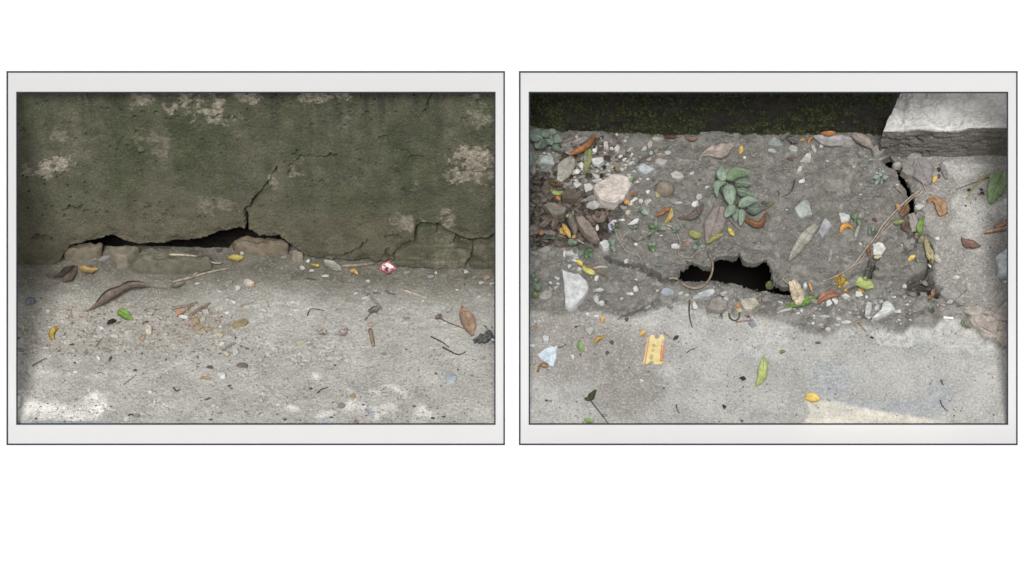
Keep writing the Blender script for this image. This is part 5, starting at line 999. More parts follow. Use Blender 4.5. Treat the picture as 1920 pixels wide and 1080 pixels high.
lf('dark brown curled leaf left of the large veined leaf', [(1272, 409), (1291, 408), (1306, 400), (1319, 383)], [1, 5, 8, 1], (112, 92, 84), lift=2, curl=6, spot=.2)
lf('large grey-brown veined leaf under the green plant', [(1350, 386), (1343, 412), (1333, 440), (1326, 458)], [10, 17, 19, 14, 2], (146, 130, 120), lift=3, curl=5, nv=9, nu=18, spot=.2, torn=.1)
lf('yellow-green rolled leaf lying on the large veined leaf', [(1326, 456), (1341, 445), (1358, 438)], 4.5, (174, 172, 82), lift=11, curl=4, spot=.1)
lf('olive leaf left of the large veined leaf', [(1291, 433), (1304, 440), (1317, 441)], 8, (150, 150, 72), lift=3, curl=4)
lf('small yellow leaf right of the large veined leaf', [(1365, 427), (1370, 434), (1377, 442)], 5, (206, 188, 50), lift=2, curl=3, spot=.1)
lf('rust-brown curled leaf right of the green plant', [(1396, 406), (1408, 417), (1426, 421), (1437, 398)], [3, 7, 6, 1], (138, 88, 46), lift=2, curl=7, stalk=[(1437, 398), (1440, 402), (1444, 410)])
lf('narrow grey leaf under the green plant', [(1366, 404), (1376, 416), (1388, 430)], 4.5, (150, 142, 136), lift=2, curl=3)
lf('small olive sprout leaf right of the green plant', [(1436, 386), (1444, 382), (1453, 382)], 3, (128, 138, 78), lift=3)
lf('yellow leaf scrap above the striped leaf on the left', [(1081, 488), (1087, 492), (1092, 498)], 5, (224, 202, 52), lift=3, curl=3, spot=.1)
lf('yellow-green leaf crossed by the brown stick on the left', [(1091, 500), (1103, 505), (1115, 514)], 8, (198, 196, 84), lift=2, curl=3, spot=.2)
lf('orange petal below the very large white stone', [(1132, 592), (1128, 607)], 3.2, (232, 172, 56), spot=0, dust=0)
lf('tiny orange petal near the lower left frame', [(1004, 617), (1006, 609)], 2.2, (208, 150, 60), spot=0)
lf('curled tan-yellow leaf on the lower left concrete', [(1115, 643), (1121, 635), (1135, 630)], [3, 4, 3, 1], (216, 178, 92), lift=2, curl=6)
lf('amber petal above the yellow packet', [(1199, 629), (1211, 619)], 4.3, (236, 186, 62), spot=0, dust=.05)
lf('green notched leaf on the lower left concrete', [(1086, 638), (1088, 649), (1094, 660)], 5, (136, 172, 96), spot=0, dust=.2)
lf('dark green folded leaf with a long stalk at the bottom left', [(1096, 748), (1106, 746), (1117, 731)], [2, 7, 2], (78, 88, 50), lift=4, curl=8, stalk=[(1107, 750), (1116, 762), (1127, 776), (1143, 797)])
lf('light green oval leaf cut by the bottom frame', [(1095, 787), (1114, 790)], 5, (134, 168, 74), curl=2, spot=.1)
lf('long yellow-green leaf lying alone on the concrete', [(1416, 725), (1427, 711), (1431, 690), (1433, 666)], [.6, 7, 9.5, 8, .5], (182, 196, 104), curl=4, spot=.15, dust=.1, rib=True, nu=18)
lf('bright yellow oval leaf on the bottom concrete', [(1509, 745), (1523, 745), (1537, 750)], 9, (236, 196, 62), curl=4, spot=.1, dust=.05)
lf('tiny green curled leaf right of the long yellow-green leaf', [(1463, 664), (1467, 659), (1474, 659)], 3, (136, 160, 62), curl=5)
lf('dark olive scrap right of the yellow packet', [(1262, 637), (1273, 629)], 3.2, (84, 84, 58), curl=4)
lf('cream dead leaf with dark holes beside the hole', [(1484, 526), (1490, 538), (1496, 552), (1497, 573)], [7, 10, 13, 12, 3], (218, 194, 152), lift=8, curl=5, crumple=3, torn=.2, nv=9, stalk=[(1466, 521), (1472, 527), (1482, 534)], spot=.5)
lf('fresh green leaf under the cream dead leaf', [(1472, 572), (1494, 570), (1515, 563), (1533, 557)], [.5, 7, 10, .5], (110, 150, 52), lift=4, curl=3, spot=0, dust=.05)
lf('narrow amber leaf right of the white oval pebble', [(1516, 529), (1520, 538), (1523, 548)], 2.8, (212, 164, 92), lift=6)
lf('rust-brown arched leaf over the rubble', [(1532, 568), (1546, 556), (1560, 551), (1576, 551)], [3, 8, 7, 4], (170, 112, 80), lift=5, curl=3, arch=8)
lf('small red-brown scrap right of the arched rust leaf', [(1587, 546), (1592, 551)], 5, (170, 104, 72), lift=6, curl=3)
lf('lime green oval leaf at the edge of the rubble', [(1603, 533), (1618, 530), (1638, 538)], [.5, 10, 12, 10, 2], (176, 192, 92), lift=9, curl=4, spot=.05, dust=.1, nv=9, rib=True)
lf('amber scrap under the lime green oval leaf', [(1608, 542), (1620, 547)], 6, (204, 156, 44), lift=4)
lf('grey dead leaf behind the lime green oval leaf', [(1582, 541), (1596, 532), (1614, 522)], [5, 9, 7], (152, 150, 142), lift=4, curl=3, spot=.5)
lf('long grey leaf with a stalk slanting on the middle soil', [(1479, 490), (1492, 470), (1510, 446), (1531, 422)], [2, 9, 11, 6], (166, 162, 148), lift=3, curl=3, nu=18, stalk=[(1479, 490), (1472, 494), (1464, 502)], spot=.3, torn=.1, rib=True)
lf('white dry sliver on the soil above the hole', [(1559, 469), (1557, 480), (1553, 493)], 3, (186, 184, 178), curl=1)
lf('amber curled leaf under the white pointed stone', [(1576, 436), (1581, 426), (1591, 422), (1598, 428)], [3, 5, 5, 2], (230, 164, 48), curl=5, lift=2, spot=.1)
lf('purple-grey leaf right of the crack below the block', [(1720, 298), (1729, 318), (1742, 346)], [6, 20, 22, 14, 5], (142, 134, 134), lift=4, curl=3, nv=9, spot=.35, torn=.1)
lf('torn grey leaf right of the purple-grey leaf', [(1764, 306), (1770, 320), (1776, 336)], [4, 6, 2], (146, 140, 140), lift=3, torn=.5)
lf('yellow scrap on the purple-grey leaf', [(1756, 329), (1750, 343)], 4.8, (236, 196, 62), lift=8, spot=.05)
lf('brown leaf scrap beside the yellow scrap', [(1758, 330), (1764, 330)], 4, (124, 92, 66), lift=4)
lf('crumpled golden brown leaf on the slab', [(1738, 378), (1750, 372), (1761, 381), (1770, 403)], [3, 7, 11, 8], (172, 128, 84), lift=4, curl=4, crumple=4, torn=.2, nv=9, nu=16)
lf('dark brown pointed leaf on the slab', [(1803, 447), (1812, 455), (1824, 458), (1839, 462)], [2, 8, 8, 1], (134, 92, 70), lift=3, curl=4, spot=.3, stalk=[(1808, 456), (1804, 450), (1803, 443)])
lf('big fresh green leaf by the right frame', [(1880, 322), (1872, 340), (1864, 360), (1857, 383)], [8, 19, 18, 12, 2], (124, 152, 98), lift=4, curl=5, nv=9, nu=18, spot=.05, dust=.2, rib=True)
lf('pale leaf sliver under the long twigs', [(1713, 368), (1723, 363), (1733, 356)], 4, (186, 182, 172), curl=2)
lf('amber leaf in the crack beside the long twigs', [(1682, 381), (1685, 389), (1689, 397)], 4.5, (216, 160, 56), lift=3, curl=4)
lf('rust-brown leaf in the crack, upper one', [(1700, 382), (1698, 393), (1688, 406)], [3, 8, 8, 3], (132, 92, 60), lift=2, curl=6, crumple=3)
lf('rust-brown leaf in the crack, lower one', [(1700, 410), (1697, 422), (1706, 436)], [5, 9, 3], (120, 88, 66), lift=2, curl=6, crumple=3)
lf('olive folded leaf across the crack', [(1674, 417), (1685, 416), (1696, 413)], 5, (148, 158, 88), lift=7, curl=5)
lf('grey crumpled leaf in the crack', [(1709, 400), (1714, 418), (1715, 434)], [6, 10, 6], (162, 155, 146), lift=3, crumple=5, torn=.5)
lf('bright green narrow leaf rising from the crack', [(1734, 406), (1725, 424), (1727, 442)], [1, 5, 6.5, 2], (124, 164, 60), lift=5, curl=5, spot=0, dust=.05)
lf('brown leaf piece in the crack under the green leaf', [(1715, 437), (1724, 445), (1732, 456)], 8, (140, 128, 104), lift=1, curl=3)
lf('long speckled yellowish leaf beside the crack', [(1735, 441), (1738, 458), (1744, 478), (1748, 495)], [1, 6, 7.5, 4], (178, 166, 118), lift=6, curl=5, spot=.8)
lf('pinkish white leaf beside the speckled leaf', [(1753, 476), (1758, 484), (1764, 493)], 6.5, (196, 184, 176), lift=3, curl=3)
lf('bright yellow small leaf left of the speckled leaf', [(1703, 489), (1716, 478)], 4.6, (238, 202, 60), lift=2, spot=0, dust=.05)
lf('grey narrow leaf beside the bright yellow small leaf', [(1718, 480), (1721, 486), (1722, 494)], 3, (138, 138, 134), lift=2)
lf('pinkish brown leaf in the pit', [(1752, 540), (1749, 549), (1747, 557)], 4, (182, 132, 104), lift=22, curl=3)
lf('amber leaf in the pit', [(1742, 562), (1746, 556), (1750, 552)], 5, (186, 124, 46), lift=20, curl=3)
lf('dark green leaf hanging in the hole', [(1437, 541), (1444, 534), (1450, 528)], 8, (84, 92, 36), curl=2, base_z=-.018)
lf('brown leaf standing by the long twigs', [(1631, 458), (1629, 470), (1631, 481)], 4, (158, 110, 74), lift=3, curl=4)
lf('rust scrap above the moss clump', [(1568, 514), (1574, 515)], 3.5, (166, 108, 74), lift=3)

# ---- twigs and vines on the right
G = 'twigs on the right pavement'
def tw(label, pts, r_, rgb, **k): k.setdefault('group', G); return twig(label, pts, r_, lin(*rgb, e=E2), **k)
tw('long pale twig across the soil and the crack, upper one', [(1732, 353), (1715, 363), (1695, 380), (1673, 402), (1655, 422), (1640, 446), (1628, 460), (1613, 480), (1597, 500), (1580, 511), (1560, 521), (1543, 527)], 1.5, (176, 162, 150), lift=6, branches=[[(1597, 499), (1608, 494), (1617, 490)]])
tw('long pale twig across the soil and the crack, lower one', [(1731, 356), (1712, 370), (1690, 391), (1668, 414), (1650, 438), (1634, 462), (1615, 486), (1595, 507), (1572, 520), (1557, 531)], 1.2, (158, 144, 132), lift=3)
tw('thin straw under the long pale twigs', [(1676, 418), (1660, 432), (1642, 450)], 1, (170, 160, 148), lift=2)
tw('short straw crossing the tip of the long twigs', [(1727, 336), (1731, 344), (1736, 357)], 1.2, (170, 160, 150), lift=6)
tw('short stick lying over the crack', [(1680, 350), (1686, 356), (1694, 364)], 2.4, (138, 126, 118), lift=3)
tw('curved brown vine arching over the hole', [(1254, 522), (1267, 522), (1283, 534), (1300, 540), (1317, 537), (1330, 523), (1336, 506), (1335, 488), (1327, 473)], 1.9, (150, 136, 120), lifts=[2, 6, 14, 20, 22, 24, 22, 12, 4], taper=.9)
tw('pale thin vine from the seedling to the curved vine', [(1248, 421), (1261, 426), (1269, 437), (1275, 455), (1273, 466), (1272, 475), (1283, 482), (1297, 482), (1310, 470), (1322, 467)], 1.4, (166, 150, 130), lift=4)
tw('thin pale vine trailing below the pink stone', [(1154, 432), (1157, 443), (1163, 456), (1177, 472), (1198, 480), (1203, 493), (1209, 508)], 1.3, (158, 150, 138), lift=4, branches=[[(1163, 455), (1172, 440), (1186, 428)], [(1162, 462), (1150, 461), (1142, 462)]])
tw('brown tapered stick lying across the yellow-green leaf', [(1098, 497), (1112, 504), (1124, 512), (1141, 521)], 2.2, (122, 100, 82), lift=6)
tw('dark thin twig below the hole', [(1293, 563), (1292, 583), (1294, 600), (1298, 614)], 1.4, (76, 70, 62))
tw('green-black curled tendril below the angular pale block', [(1367, 588), (1369, 596), (1377, 601), (1385, 597), (1387, 587)], 1.5, (76, 82, 44), lift=4, taper=.9)
tw('brown twig piece under the curled tendril', [(1380, 604), (1395, 602), (1413, 600)], 1.8, (140, 118, 110))
tw('thin dark root on the soil above the grey-green stone', [(1490, 338), (1486, 354), (1478, 364), (1465, 369)], 1.3, (84, 78, 70))
tw('tiny dark root left of the thin dark root', [(1458, 358), (1461, 364), (1459, 370)], 1.0, (70, 64, 58))
tw('olive leaf stalk on the slab', [(1857, 327), (1837, 339), (1822, 357), (1812, 374)], 1.7, (150, 144, 100), lift=1)
tw('dark thin stick on the slab', [(1853, 333), (1823, 344), (1793, 355)], 1.3, (112, 102, 94))
tw('thick brown stick cut by the right frame', [(1866, 426), (1878, 421), (1900, 411)], 4.0, (164, 128, 104), taper=1)
tw('pale straw cut by the right frame', [(1845, 436), (1866, 431), (1900, 423)], 1.9, (196, 164, 128))
tw('dark straw under the pale straw at the right frame', [(1846, 438), (1868, 435), (1900, 429)], 1.6, (124, 92, 80))
tw('small curved dark twig on the bottom right concrete', [(1763, 750), (1766, 760), (1777, 771)], 1.1, (72, 66, 60))
tw('tiny dark splinter on the right concrete', [(1764, 713), (1767, 718), (1769, 722)], 1.5, (84, 80, 74))
tw('brown splinter below the dark cement patch', [(1609, 605), (1617, 614), (1625, 623)], 1.3, (148, 116, 92))
tw('small curved dark twig right of the yellow packet', [(1288, 661), (1295, 656), (1304, 653)], 1.0, (84, 78, 70))
tw('short dark twig near the bottom frame', [(1268, 759), (1270, 769), (1274, 775)], 1.1, (84, 78, 70))
tw('thin twig beside the blue plastic flake', [(1047, 652), (1055, 650), (1062, 645)], 1.0, (90, 82, 74))
tw('brown tangled root on the blue plastic flake', [(1008, 697), (1012, 686), (1020, 680), (1027, 685), (1022, 689), (1014, 686)], 1.8, (140, 100, 60), lift=6)
tw('green-yellow stem cut by the left frame', [(985, 687), (998, 688), (1008, 691)], 1.3, (176, 180, 128))
tw('small pale twig above the trailing vine', [(1083, 449), (1092, 455), (1102, 460)], 1.2, (178, 166, 152), lift=5)
tw('dry straw left of the very large white stone', [(1022, 498), (1030, 494), (1040, 490)], 1.2, (142, 138, 118))
tw('brown twig at the yellow packet corner', [(1245, 625), (1252, 629), (1257, 634)], 1.0, (140, 112, 104), lift=2)
tw('whitish bark strip below the striped leaf', [(1112, 503), (1126, 500), (1140, 501)], 2.4, (172, 166, 156))
tw('thin dark twig behind the green plant', [(1411, 405), (1424, 398), (1443, 389)], 1.2, (88, 80, 70), lift=2)
tw('pinkish straw across the flaking concrete', [(1800, 570), (1832, 580), (1860, 583), (1885, 586)], .9, (150, 140, 132))

# ---- plants
def plant(label, base, stems, leaves, rgb, name='seedling', cat='seedling', group='small plants growing from the broken pavement', srgb=(120, 128, 96), ribs=False):
    b = at(*base, float(gz(*base))); root = empty(name, b); tag(root, label, cat, group)
    for pts, r_, lifts in stems:
        C = curve(pts, 8); l = np.interp(np.linspace(0, 1, 8), np.linspace(0, 1, len(lifts)), lifts) / 1000
        P = at(C[:, 0], C[:, 1], gz(C[:, 0], C[:, 1]) + l); V, F = tube(P, np.linspace(1.1, .7, 8) * r_ * PXM, 5); mk('stem', V, F, wood_mat(lin(*srgb, e=E2)), root, b, True)
    for L in leaves:
        mid, hw, lift = L[:3]; c_ = L[3] if len(L) > 3 else rgb
        P, U, Vv = blade(mid, hw, 'egg', lift=lift, curl=2.5, arch=2.5, tip=-2.5, crumple=.8, nu=11)
        V, F, uv = sheet(P, U, Vv); l_ = mk('leaf', V, F, leaf_mat(tuple(k * f for k, f in zip(lin(*c_, e=E2), (.72, .80, .72))), .12, .55, .22), root, b, True, uv)
        if ribs:
            C = P[:, 3] + [0, 0, .0004]; V, F = tube(C, np.linspace(.0010, .0004, len(C)), 5); mk('midrib', V, F, wood_mat(lin(140, 160, 126, E2)), l_, b, True)
    return root
dg = (146, 166, 150); gg = (110, 140, 96); dd = (112, 128, 116)
plant('dusty green plant with broad oval leaves in the middle soil', (1382, 384), [([(1382, 386), (1376, 366), (1362, 342)], 1.7, [2, 22, 34]), ([(1382, 386), (1383, 386), (1384, 388)], 1.6, [2, 16, 24]), ([(1378, 345), (1384, 360), (1384, 384)], 1.5, [26, 20, 8])],
      [([(1360, 338), (1353, 326), (1353, 309)], 10, 34, (168, 184, 172)), ([(1363, 338), (1382, 324), (1407, 326)], 11, 36, (122, 150, 108)), ([(1377, 341), (1394, 342), (1411, 346)], 9.5, 26, (104, 120, 106)), ([(1361, 342), (1344, 347), (1345, 370)], [1, 8, 6, 1], 30, (138, 160, 138)),
       ([(1366, 345), (1368, 365), (1371, 386)], 12.5, 34, dg), ([(1381, 356), (1396, 360), (1414, 366)], 9.5, 24, (112, 132, 116)), ([(1385, 387), (1402, 377), (1422, 376)], 10, 26, dg), ([(1399, 388), (1415, 392), (1433, 390)], 10.5, 12, (108, 122, 112)), ([(1380, 388), (1368, 395), (1360, 408)], 9.5, 24, dg),
       ([(1382, 390), (1379, 402), (1380, 417)], 6, 18, (158, 174, 164)), ([(1390, 391), (1391, 407), (1388, 424)], 7, 20, (160, 176, 166)), ([(1342, 327), (1349, 335), (1361, 340)], 4.5, 24, (100, 128, 70)), ([(1352, 352), (1358, 360), (1360, 372)], 7, 10, (126, 124, 116))], dg, 'leafy_plant', 'plant', ribs=True)
plant('small green seedling left of the pale thin vine', (1228, 428), [([(1228, 428), (1229, 426), (1230, 424)], 1.1, [1, 6, 10])], [([(1229, 427), (1222, 425), (1215, 422)], 4, 8, gg), ([(1230, 425), (1230, 416), (1230, 407)], 4, 10), ([(1229, 430), (1222, 435), (1213, 441)], 4.5, 6, (132, 160, 120)), ([(1232, 429), (1236, 430), (1239, 431)], 4, 8, gg), ([(1237, 428), (1244, 428), (1252, 430)], 4.5, 6)], (146, 164, 152))
plant('tiny cluster of pale leaves on the thin vine', (1267, 432), [([(1267, 436), (1267, 432), (1267, 428)], 1, [1, 4, 8])], [([(1267, 430), (1262, 427), (1259, 424)], 3, 7), ([(1268, 430), (1273, 427), (1277, 424)], 3, 8), ([(1267, 432), (1270, 434), (1273, 433)], 3.5, 8, gg), ([(1266, 432), (1263, 434), (1261, 436)], 3, 6)], (156, 174, 158))
plant('dusty seedling with two leaves left of the folded yellow leaf', (1202, 396), [([(1202, 396), (1203, 394), (1204, 393)], 1, [1, 4, 6])], [([(1202, 389), (1208, 396), (1217, 404)], 6, 6), ([(1204, 388), (1201, 393), (1196, 398)], 3, 5, gg)], (166, 178, 168))
plant('pale seedling with a bright green base above the hole', (1222, 462), [([(1222, 466), (1222, 462), (1222, 460)], 1, [1, 4, 6])], [([(1222, 460), (1218, 457), (1218, 453)], 4, 7), ([(1223, 460), (1227, 457), (1230, 453)], 4, 7), ([(1222, 462), (1224, 467), (1225, 473)], 4.5, 4, (140, 176, 110)), ([(1221, 461), (1220, 466), (1221, 470)], 4, 4, gg)], (166, 182, 166))
plant('seedling with two grey round leaves left of the veined leaf', (1308, 460), [([(1308, 464), (1308, 460), (1308, 456)], 1, [1, 4, 7])], [([(1307, 462), (1303, 463), (1297, 462)], 6, 6), ([(1309, 458), (1309, 455), (1309, 451)], 3, 8, gg), ([(1313, 462), (1318, 462), (1323, 461)], 4.5, 4)], (160, 176, 168))
plant('tiny grey-green sprout right of the pale leaf cluster', (1283, 421), [], [([(1281, 422), (1283, 420), (1287, 417)], 3, 3), ([(1283, 422), (1286, 424), (1288, 426)], 2.5, 3)], (150, 168, 152))
plant('tiny sprout above the left end of the hole', (1236, 497), [], [([(1236, 498), (1231, 496), (1228, 495)], 3, 3), ([(1237, 498), (1240, 497), (1244, 496)], 2.5, 3), ([(1236, 499), (1237, 496), (1236, 493)], 2.5, 4)], (160, 178, 164))
plant('dusty star-shaped seedling below the block', (1652, 333), [([(1652, 336), (1652, 333), (1652, 331)], 1, [1, 5, 8])], [([(1650, 332), (1643, 332), (1635, 333)], 4.5, 8), ([(1652, 331), (1651, 324), (1651, 316)], 3.5, 9), ([(1654, 332), (1661, 333), (1667, 330)], 4.5, 8), ([(1651, 334), (1645, 341), (1641, 349)], 4, 5), ([(1653, 335), (1653, 342), (1653, 348)], 3, 5)], (168, 184, 176))
plant('seedling with green and pinkish round leaves on the middle soil', (1607, 412), [([(1607, 414), (1607, 411), (1606, 408)], 1, [1, 4, 7])], [([(1607, 408), (1601, 404), (1596, 400)], 6, 7, (126, 158, 104)), ([(1610, 408), (1615, 404), (1620, 398)], 6, 6, (170, 162, 160)), ([(1608, 411), (1611, 416), (1613, 423)], 5, 6, (128, 158, 112)), ([(1612, 420), (1608, 432), (1604, 445)], [1, 3, 4.5, 2], 3, (188, 186, 178)), ([(1605, 411), (1604, 413), (1604, 416)], 3, 4)], dg)
plant('grassy sprout beside the long pale twigs', (1633, 440), [], [([(1632, 444), (1630, 430), (1630, 417)], 2.4, 5, (142, 158, 142)), ([(1634, 440), (1640, 436), (1648, 430)], 2.2, 4, gg), ([(1635, 434), (1638, 428), (1638, 420)], 3.2, 4, (158, 164, 158))], dg)
plant('dusty ivy-like plant below the litter pocket', (1098, 470), [([(1086, 458), (1096, 466), (1104, 478)], 1.2, [8, 10, 6])], [([(1064, 455), (1072, 455), (1082, 456)], 7, 10, (138, 162, 148)), ([(1092, 466), (1088, 462), (1084, 460)], 5, 10), ([(1096, 462), (1102, 458), (1108, 456)], 5, 10), ([(1100, 468), (1106, 468), (1113, 466)], 5.5, 9, gg), ([(1096, 470), (1090, 474), (1085, 480)], 5.5, 8), ([(1102, 474), (1107, 478), (1110, 484)], 5, 7, (106, 136, 96)), ([(1098, 474), (1099, 480), (1101, 486)], 4.5, 7, gg)], (126, 146, 130))
plant('ivy-like leaves over the lilac plastic scrap', (1152, 428), [], [([(1150, 424), (1146, 424), (1142, 427)], 4, 14, (110, 130, 90)), ([(1152, 422), (1156, 421), (1161, 424)], 4.5, 15, (112, 132, 96)), ([(1151, 426), (1154, 431), (1158, 434)], 5, 12, (130, 148, 124)), ([(1145, 446), (1148, 453), (1150, 462)], 7, 10, (134, 152, 138)), ([(1146, 462), (1151, 466), (1152, 473)], 5, 8, (150, 166, 154))], dg)
plant('small leaf cluster at the end of the trailing vine', (1187, 428), [], [([(1186, 429), (1184, 425), (1184, 421)], 3, 8), ([(1188, 428), (1192, 425), (1194, 421)], 3.2, 8), ([(1187, 431), (1190, 434), (1190, 438)], 3.4, 6, (170, 180, 164))], (146, 164, 132))
plant('small leafy plant cut by the left frame', (1000, 540), [([(992, 560), (998, 545), (1000, 525)], 1.2, [3, 8, 10])], [([(1000, 520), (1001, 514), (1002, 509)], 5, 10, (120, 144, 120)), ([(1003, 527), (1007, 523), (1009, 518)], 5, 9), ([(996, 532), (994, 527), (992, 522)], 6, 9, gg), ([(1002, 540), (1009, 539), (1017, 537)], 7, 9, (112, 140, 116)), ([(998, 552), (1004, 553), (1012, 554)], 6, 7, (126, 134, 70)), ([(996, 546), (992, 545), (986, 543)], 6, 8)], (128, 152, 132))
plant('dusty grey-green broadleaf weed in the top left corner', (1020, 268), [([(1020, 270), (1018, 262), (1016, 256)], 1.6, [2, 20, 34])], [([(1016, 258), (1005, 254), (990, 252)], 14, 32, (124, 138, 130)), ([(1016, 258), (1012, 268), (1004, 278)], 14, 28, (112, 126, 118)), ([(1018, 256), (1024, 250), (1028, 242)], 9, 34, (132, 148, 140)), ([(1020, 260), (1030, 264), (1036, 272)], 11, 24, (116, 130, 122)), ([(1030, 252), (1036, 248), (1045, 246)], 7, 24, (142, 158, 150)), ([(1036, 256), (1043, 260), (1054, 266)], 9, 16, (146, 160, 152)), ([(1034, 272), (1041, 276), (1050, 281)], 8, 10, (108, 122, 114))], dd, 'leafy_plant', 'plant', ribs=True)
plant('pair of grass blades at the edge of the pale concrete', (1806, 610), [], [([(1809, 613), (1806, 606), (1803, 598)], 2.4, 4, (176, 190, 112)), ([(1808, 610), (1816, 613), (1823, 614)], 2.2, 3, (150, 166, 84))], dg)
plant('ragged green leaf cut by the left frame beside the stone', (996, 298), [], [([(992, 282), (996, 292), (996, 308)], 4, 14, (150, 170, 152)), ([(990, 300), (994, 306), (995, 312)], 4, 12, (136, 160, 140))], dg)

# yellow flower clump
b = at(1578, 528, float(gz(1578, 528))); rs = np.random.RandomState(8)
def clump(rs, n):
    q = np.stack([rs.normal(0, 6, n) + 1578, rs.normal(0, 7, n) + 528], 1); return at(q[:, 0], q[:, 1], gz(q[:, 0], q[:, 1]) + .001 + rs.uniform(0, .008, n))
scatter('flower_clump', 'clump of tiny yellow-brown flower heads at the end of the long twigs', 'flowers', 110, clump, lin(130, 100, 40, E2), lin(228, 200, 84, E2), (.001, .0030), .9, 6, 1.6)
bpy.data.objects['flower_clump'].pop('kind', None)

# ---- rubbish: yellow packet, blue flake, lilac scrap, white cap
def packet():
    n = 26; u = np.linspace(0, 1, n); m = 13; v = np.linspace(-1, 1, m); Uu, Vv = np.meshgrid(u, v, indexing='ij')
    top = np.array([1227.5, 626.5]); bot = np.array([1228.5, 684]); ax = np.array([-.13, 1.0])
    cx = 1231 - 7 * Uu; cy = 628 + 56 * Uu + 0 * Vv
    hw = np.interp(u, [0, .08, .15, .85, .92, 1], [14, 16, 16.5, 18, 19, 16])[:, None]
    # a round notch bites into each end
    ntop = 7.5 * np.sqrt(np.clip(1 - ((Vv - .05) / .38) ** 2, 0, 1)) * sst(.3, 0, Uu); nbot = 7 * np.sqrt(np.clip(1 - ((Vv + .18) / .34) ** 2, 0, 1)) * sst(.7, 1, Uu)
    X_ = cx + Vv * hw; Y_ = cy + ntop - nbot + 3 * (np.abs(Vv) > .9) * (sst(.2, 0, Uu) - 0.0)
    z = (1.5 + 1.4 * (1 - Vv ** 2) + .7 * fbm(Uu * 4, Vv * 3, 1, 3, 9) + 3 * sst(.8, 1, Uu) * np.maximum(0, Vv)) / 1000
    return at(X_, Y_, gz(X_, Y_) + z), Uu, (Vv + 1) / 2
P, U, Vv = packet(); V, F, uv = sheet(P, U, Vv, .0012); b = P[-1, 6]
t = NT('packet_print'); s_ = t.n('ShaderNodeSeparateXYZ'); t.put(s_.inputs[0], t.tc.outputs['UV']); u_, v_ = s_.outputs[0], s_.outputs[1]
c = t.mix(t.ramp(t.noise(70, 3), .35, .65), lin(228, 208, 142, 1.35), lin(240, 224, 170, 1.35))
lnz = t.math('MULTIPLY', t.ramp(t.math('ABSOLUTE', t.math('SUBTRACT', u_, .32)), .13, .1), t.ramp(t.noise(260, 2, .5), .5, .56))
c = t.mix(t.math('MULTIPLY', lnz, .35), c, lin(150, 130, 120, E2))
c = t.mix(t.ramp(t.math('ABSOLUTE', t.math('SUBTRACT', v_, .09)), .045, .03), c, lin(206, 148, 112, E2))
pk = mk('paper_packet', V, F, t.done(c, t.bump(t.noise(160, 3), .4, .001), .5), None, b, True, uv)
tag(pk, 'flattened yellow paper packet with round notches and orange side on the concrete', 'packet')
k0, k1_ = 10, 13
def strip_part(name, i0, i1, j0, j1, rgb, up=.0007):
    Q = P[i0:i1, j0:j1] + [0, 0, up]; V, F, uv_ = sheet(Q, U[i0:i1, j0:j1], Vv[i0:i1, j0:j1], .0006); mk(name, V, F, leaf_mat(lin(*rgb, e=E2), 0, .5, .2), pk, b, True, uv_)
strip_part('orange_stripe', 4, 11, 10, 13, (232, 168, 128)); strip_part('orange_stripe', 10, 23, 10, 13, (240, 150, 82), .0009)
for fy in (.37, .55, .72, .86):                       # four small printed rings down the middle
    i = int(fy * 25); q = P[i, 5] + [0.002 - .004 * fy, 0, .0009]; Vr = []; Fr = []
    for j in range(14):
        a = j / 14 * 6.283
        for r_ in (.0016, .0028): Vr.append(q + [r_ * math.cos(a), r_ * 1.1 * math.sin(a), 0])
    for j in range(14): Fr.append((2 * j, 2 * j + 1, (2 * j + 3) % 28, (2 * j + 2) % 28))
    mk('printed_ring', Vr, Fr, plain('ring_ink', lin(150, 134, 104, E2)), pk, b)
t = NT('plastic_flake'); m_flk = t.done(t.mix(t.ramp(t.noise(120, 4, .7), .4, .6), lin(176, 192, 202, E2), lin(214, 224, 230, E2)), t.bump(t.noise(150, 4), .8, .002), .35)
rock('pale blue crinkled plastic flake near the lower left frame', [(1008, 665), (1019, 656), (1033, 647), (1039, 651), (1046, 645), (1043, 673), (1038, 687), (1030, 686), (1020, 678)], 4, (1, 1, 1), 'plastic_flake', 'plastic', rough=.06, n=30, mat=m_flk)
t = NT('lilac_plastic'); m_lil = t.done(t.mix(t.ramp(t.noise(170, 3, .7), .5, .6), lin(198, 196, 212, E2), lin(120, 116, 140, E2)), t.bump(t.noise(120, 3), .6, .002), .3)
rock('crumpled lilac plastic scrap in the litter pocket', [(1139, 424), (1149, 411), (1161, 412), (1172, 420), (1166, 432), (1152, 438), (1142, 437)], 14, (1, 1, 1), 'plastic_scrap', 'plastic', rough=.08, n=30, mat=m_lil, z0=-4)
g = float(gz(1778, 596)); Pc = [at(x, y, g + .003) for x, y in ((1769, 595), (1772, 595.2), (1773, 595.4), (1782, 596), (1783, 596), (1787, 596.4))]
V, F = tube(Pc, np.array([2.3, 2.4, 1.8, 1.8, 2.4, 2.3]) * PXM, 10); tag(mk('plastic_stub', V, F, plain('white_plastic', (.78, .78, .78), .4), None, Pc[0], False), 'small white plastic stub at the edge of the pale concrete', 'plastic')

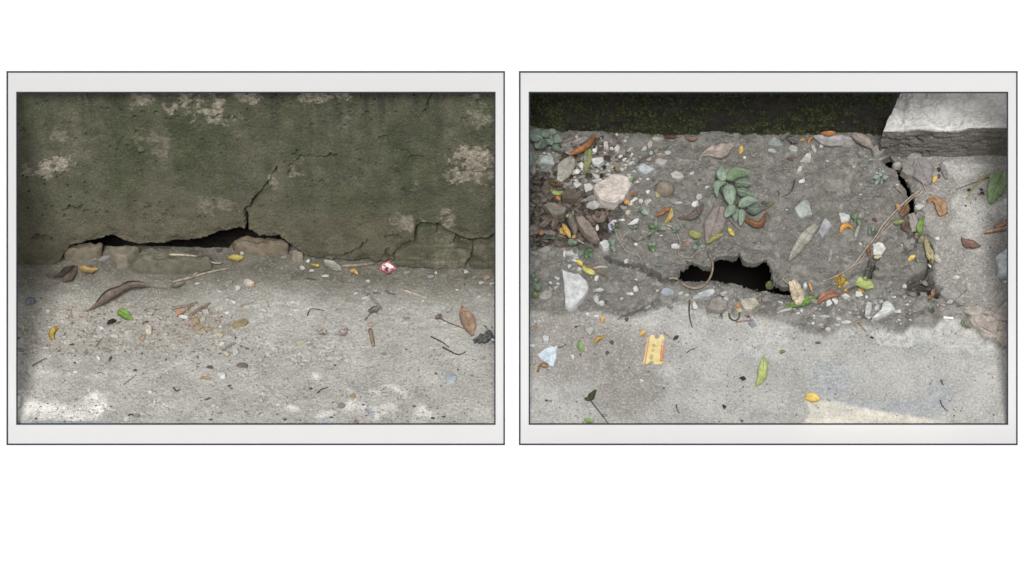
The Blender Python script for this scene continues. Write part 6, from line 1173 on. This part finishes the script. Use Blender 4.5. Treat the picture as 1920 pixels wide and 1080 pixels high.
# ---- uncountable grains
dR = lambda px, py, x, y: np.clip(.2 + .55 * fbm(x, y, 20, 3, 177) + .45 * np.maximum(0, blob(px, py, 1560, 580, 260, 60)) + .35 * np.maximum(0, blob(px, py, 1180, 330, 160, 90)) + .2 * (py < 600), .03, 1) * (py > 262) * (inside(px, py, HOLE) < 2) * (inside(px, py, CRK[0]) < 2) * (inside(px, py, CRK[1]) < 2) * (inside(px, py, CRK[2]) < 2)
scatter('grit', 'fine grit strewn over the right pavement', 'grit', 5000, picker(dR, .01, 1.11, -.008, YK - .002, HR), lin(88, 85, 80, E2), lin(172, 170, 163, E2), (.0007, .0026), seed=12)
dP = lambda px, py, x, y: np.clip(1.3 * np.maximum(0, blob(px, py, 1060, 390, 120, 90)) + .7 * np.maximum(0, blob(px, py, 1100, 290, 90, 50)), 0, 1) * (py > 262)
scatter('leaf_litter', 'crumbled dark leaf litter in the pocket by the left frame', 'litter', 1300, picker(dP, .01, .4, .1, YK - .002, HR), lin(40, 35, 30, E2), lin(124, 114, 102, E2), (.0016, .0085), .5, 14, 1.8)
dQ = lambda px, py, x, y: np.clip(1.2 * np.maximum(0, blob(px, py, 1110, 310, 120, 60)) + .9 * np.maximum(0, blob(px, py, 1100, 355, 60, 30)) + .8 * np.maximum(0, blob(px, py, 1075, 490, 40, 24)) + 1.0 * np.maximum(0, blob(px, py, 1600, 585, 170, 40)) + .8 * np.maximum(0, blob(px, py, 1340, 570, 90, 30)) + .8 * np.maximum(0, blob(px, py, 1640, 300, 60, 40)), 0, 1) * (py > 262) * (inside(px, py, HOLE) < 2) * (inside(px, py, CRK[1]) < 2)
scatter('gravel', 'small pale rubble crumbs in the broken parts of the pavement', 'gravel', 750, picker(dQ, .01, 1.11, .1, YK - .002, HR), lin(112, 110, 105, E2), lin(192, 191, 186, E2), (.0012, .0050), .7, 15, 1.4)

# soil bed below the right pavement, its black standing in for the hole's shade; then the whole right display is tipped up towards the viewer on its tray
V = [(.003, -.014, -.30), (1.13, -.014, -.30), (1.13, YK + .12, -.30), (.003, YK + .12, -.30)]
tag(mk('soil_bed', V, [(0, 1, 2, 3)], plain('soil_shade', (.010, .009, .007), .95)), 'soil deep under the right pavement, painted black as shade of the hole', 'soil', kind='structure')
from mathutils import Matrix, Vector
M = Matrix.Translation(Vector(CAM_L.tolist())) @ Matrix.Rotation(R(60.0 - 42.0), 4, 'X') @ Matrix.Translation(Vector((-CAM).tolist()))
bpy.context.view_layer.update()
for o in list(bpy.data.objects):
    if o not in MARK and o.parent is None: o.matrix_world = M @ o.matrix_world
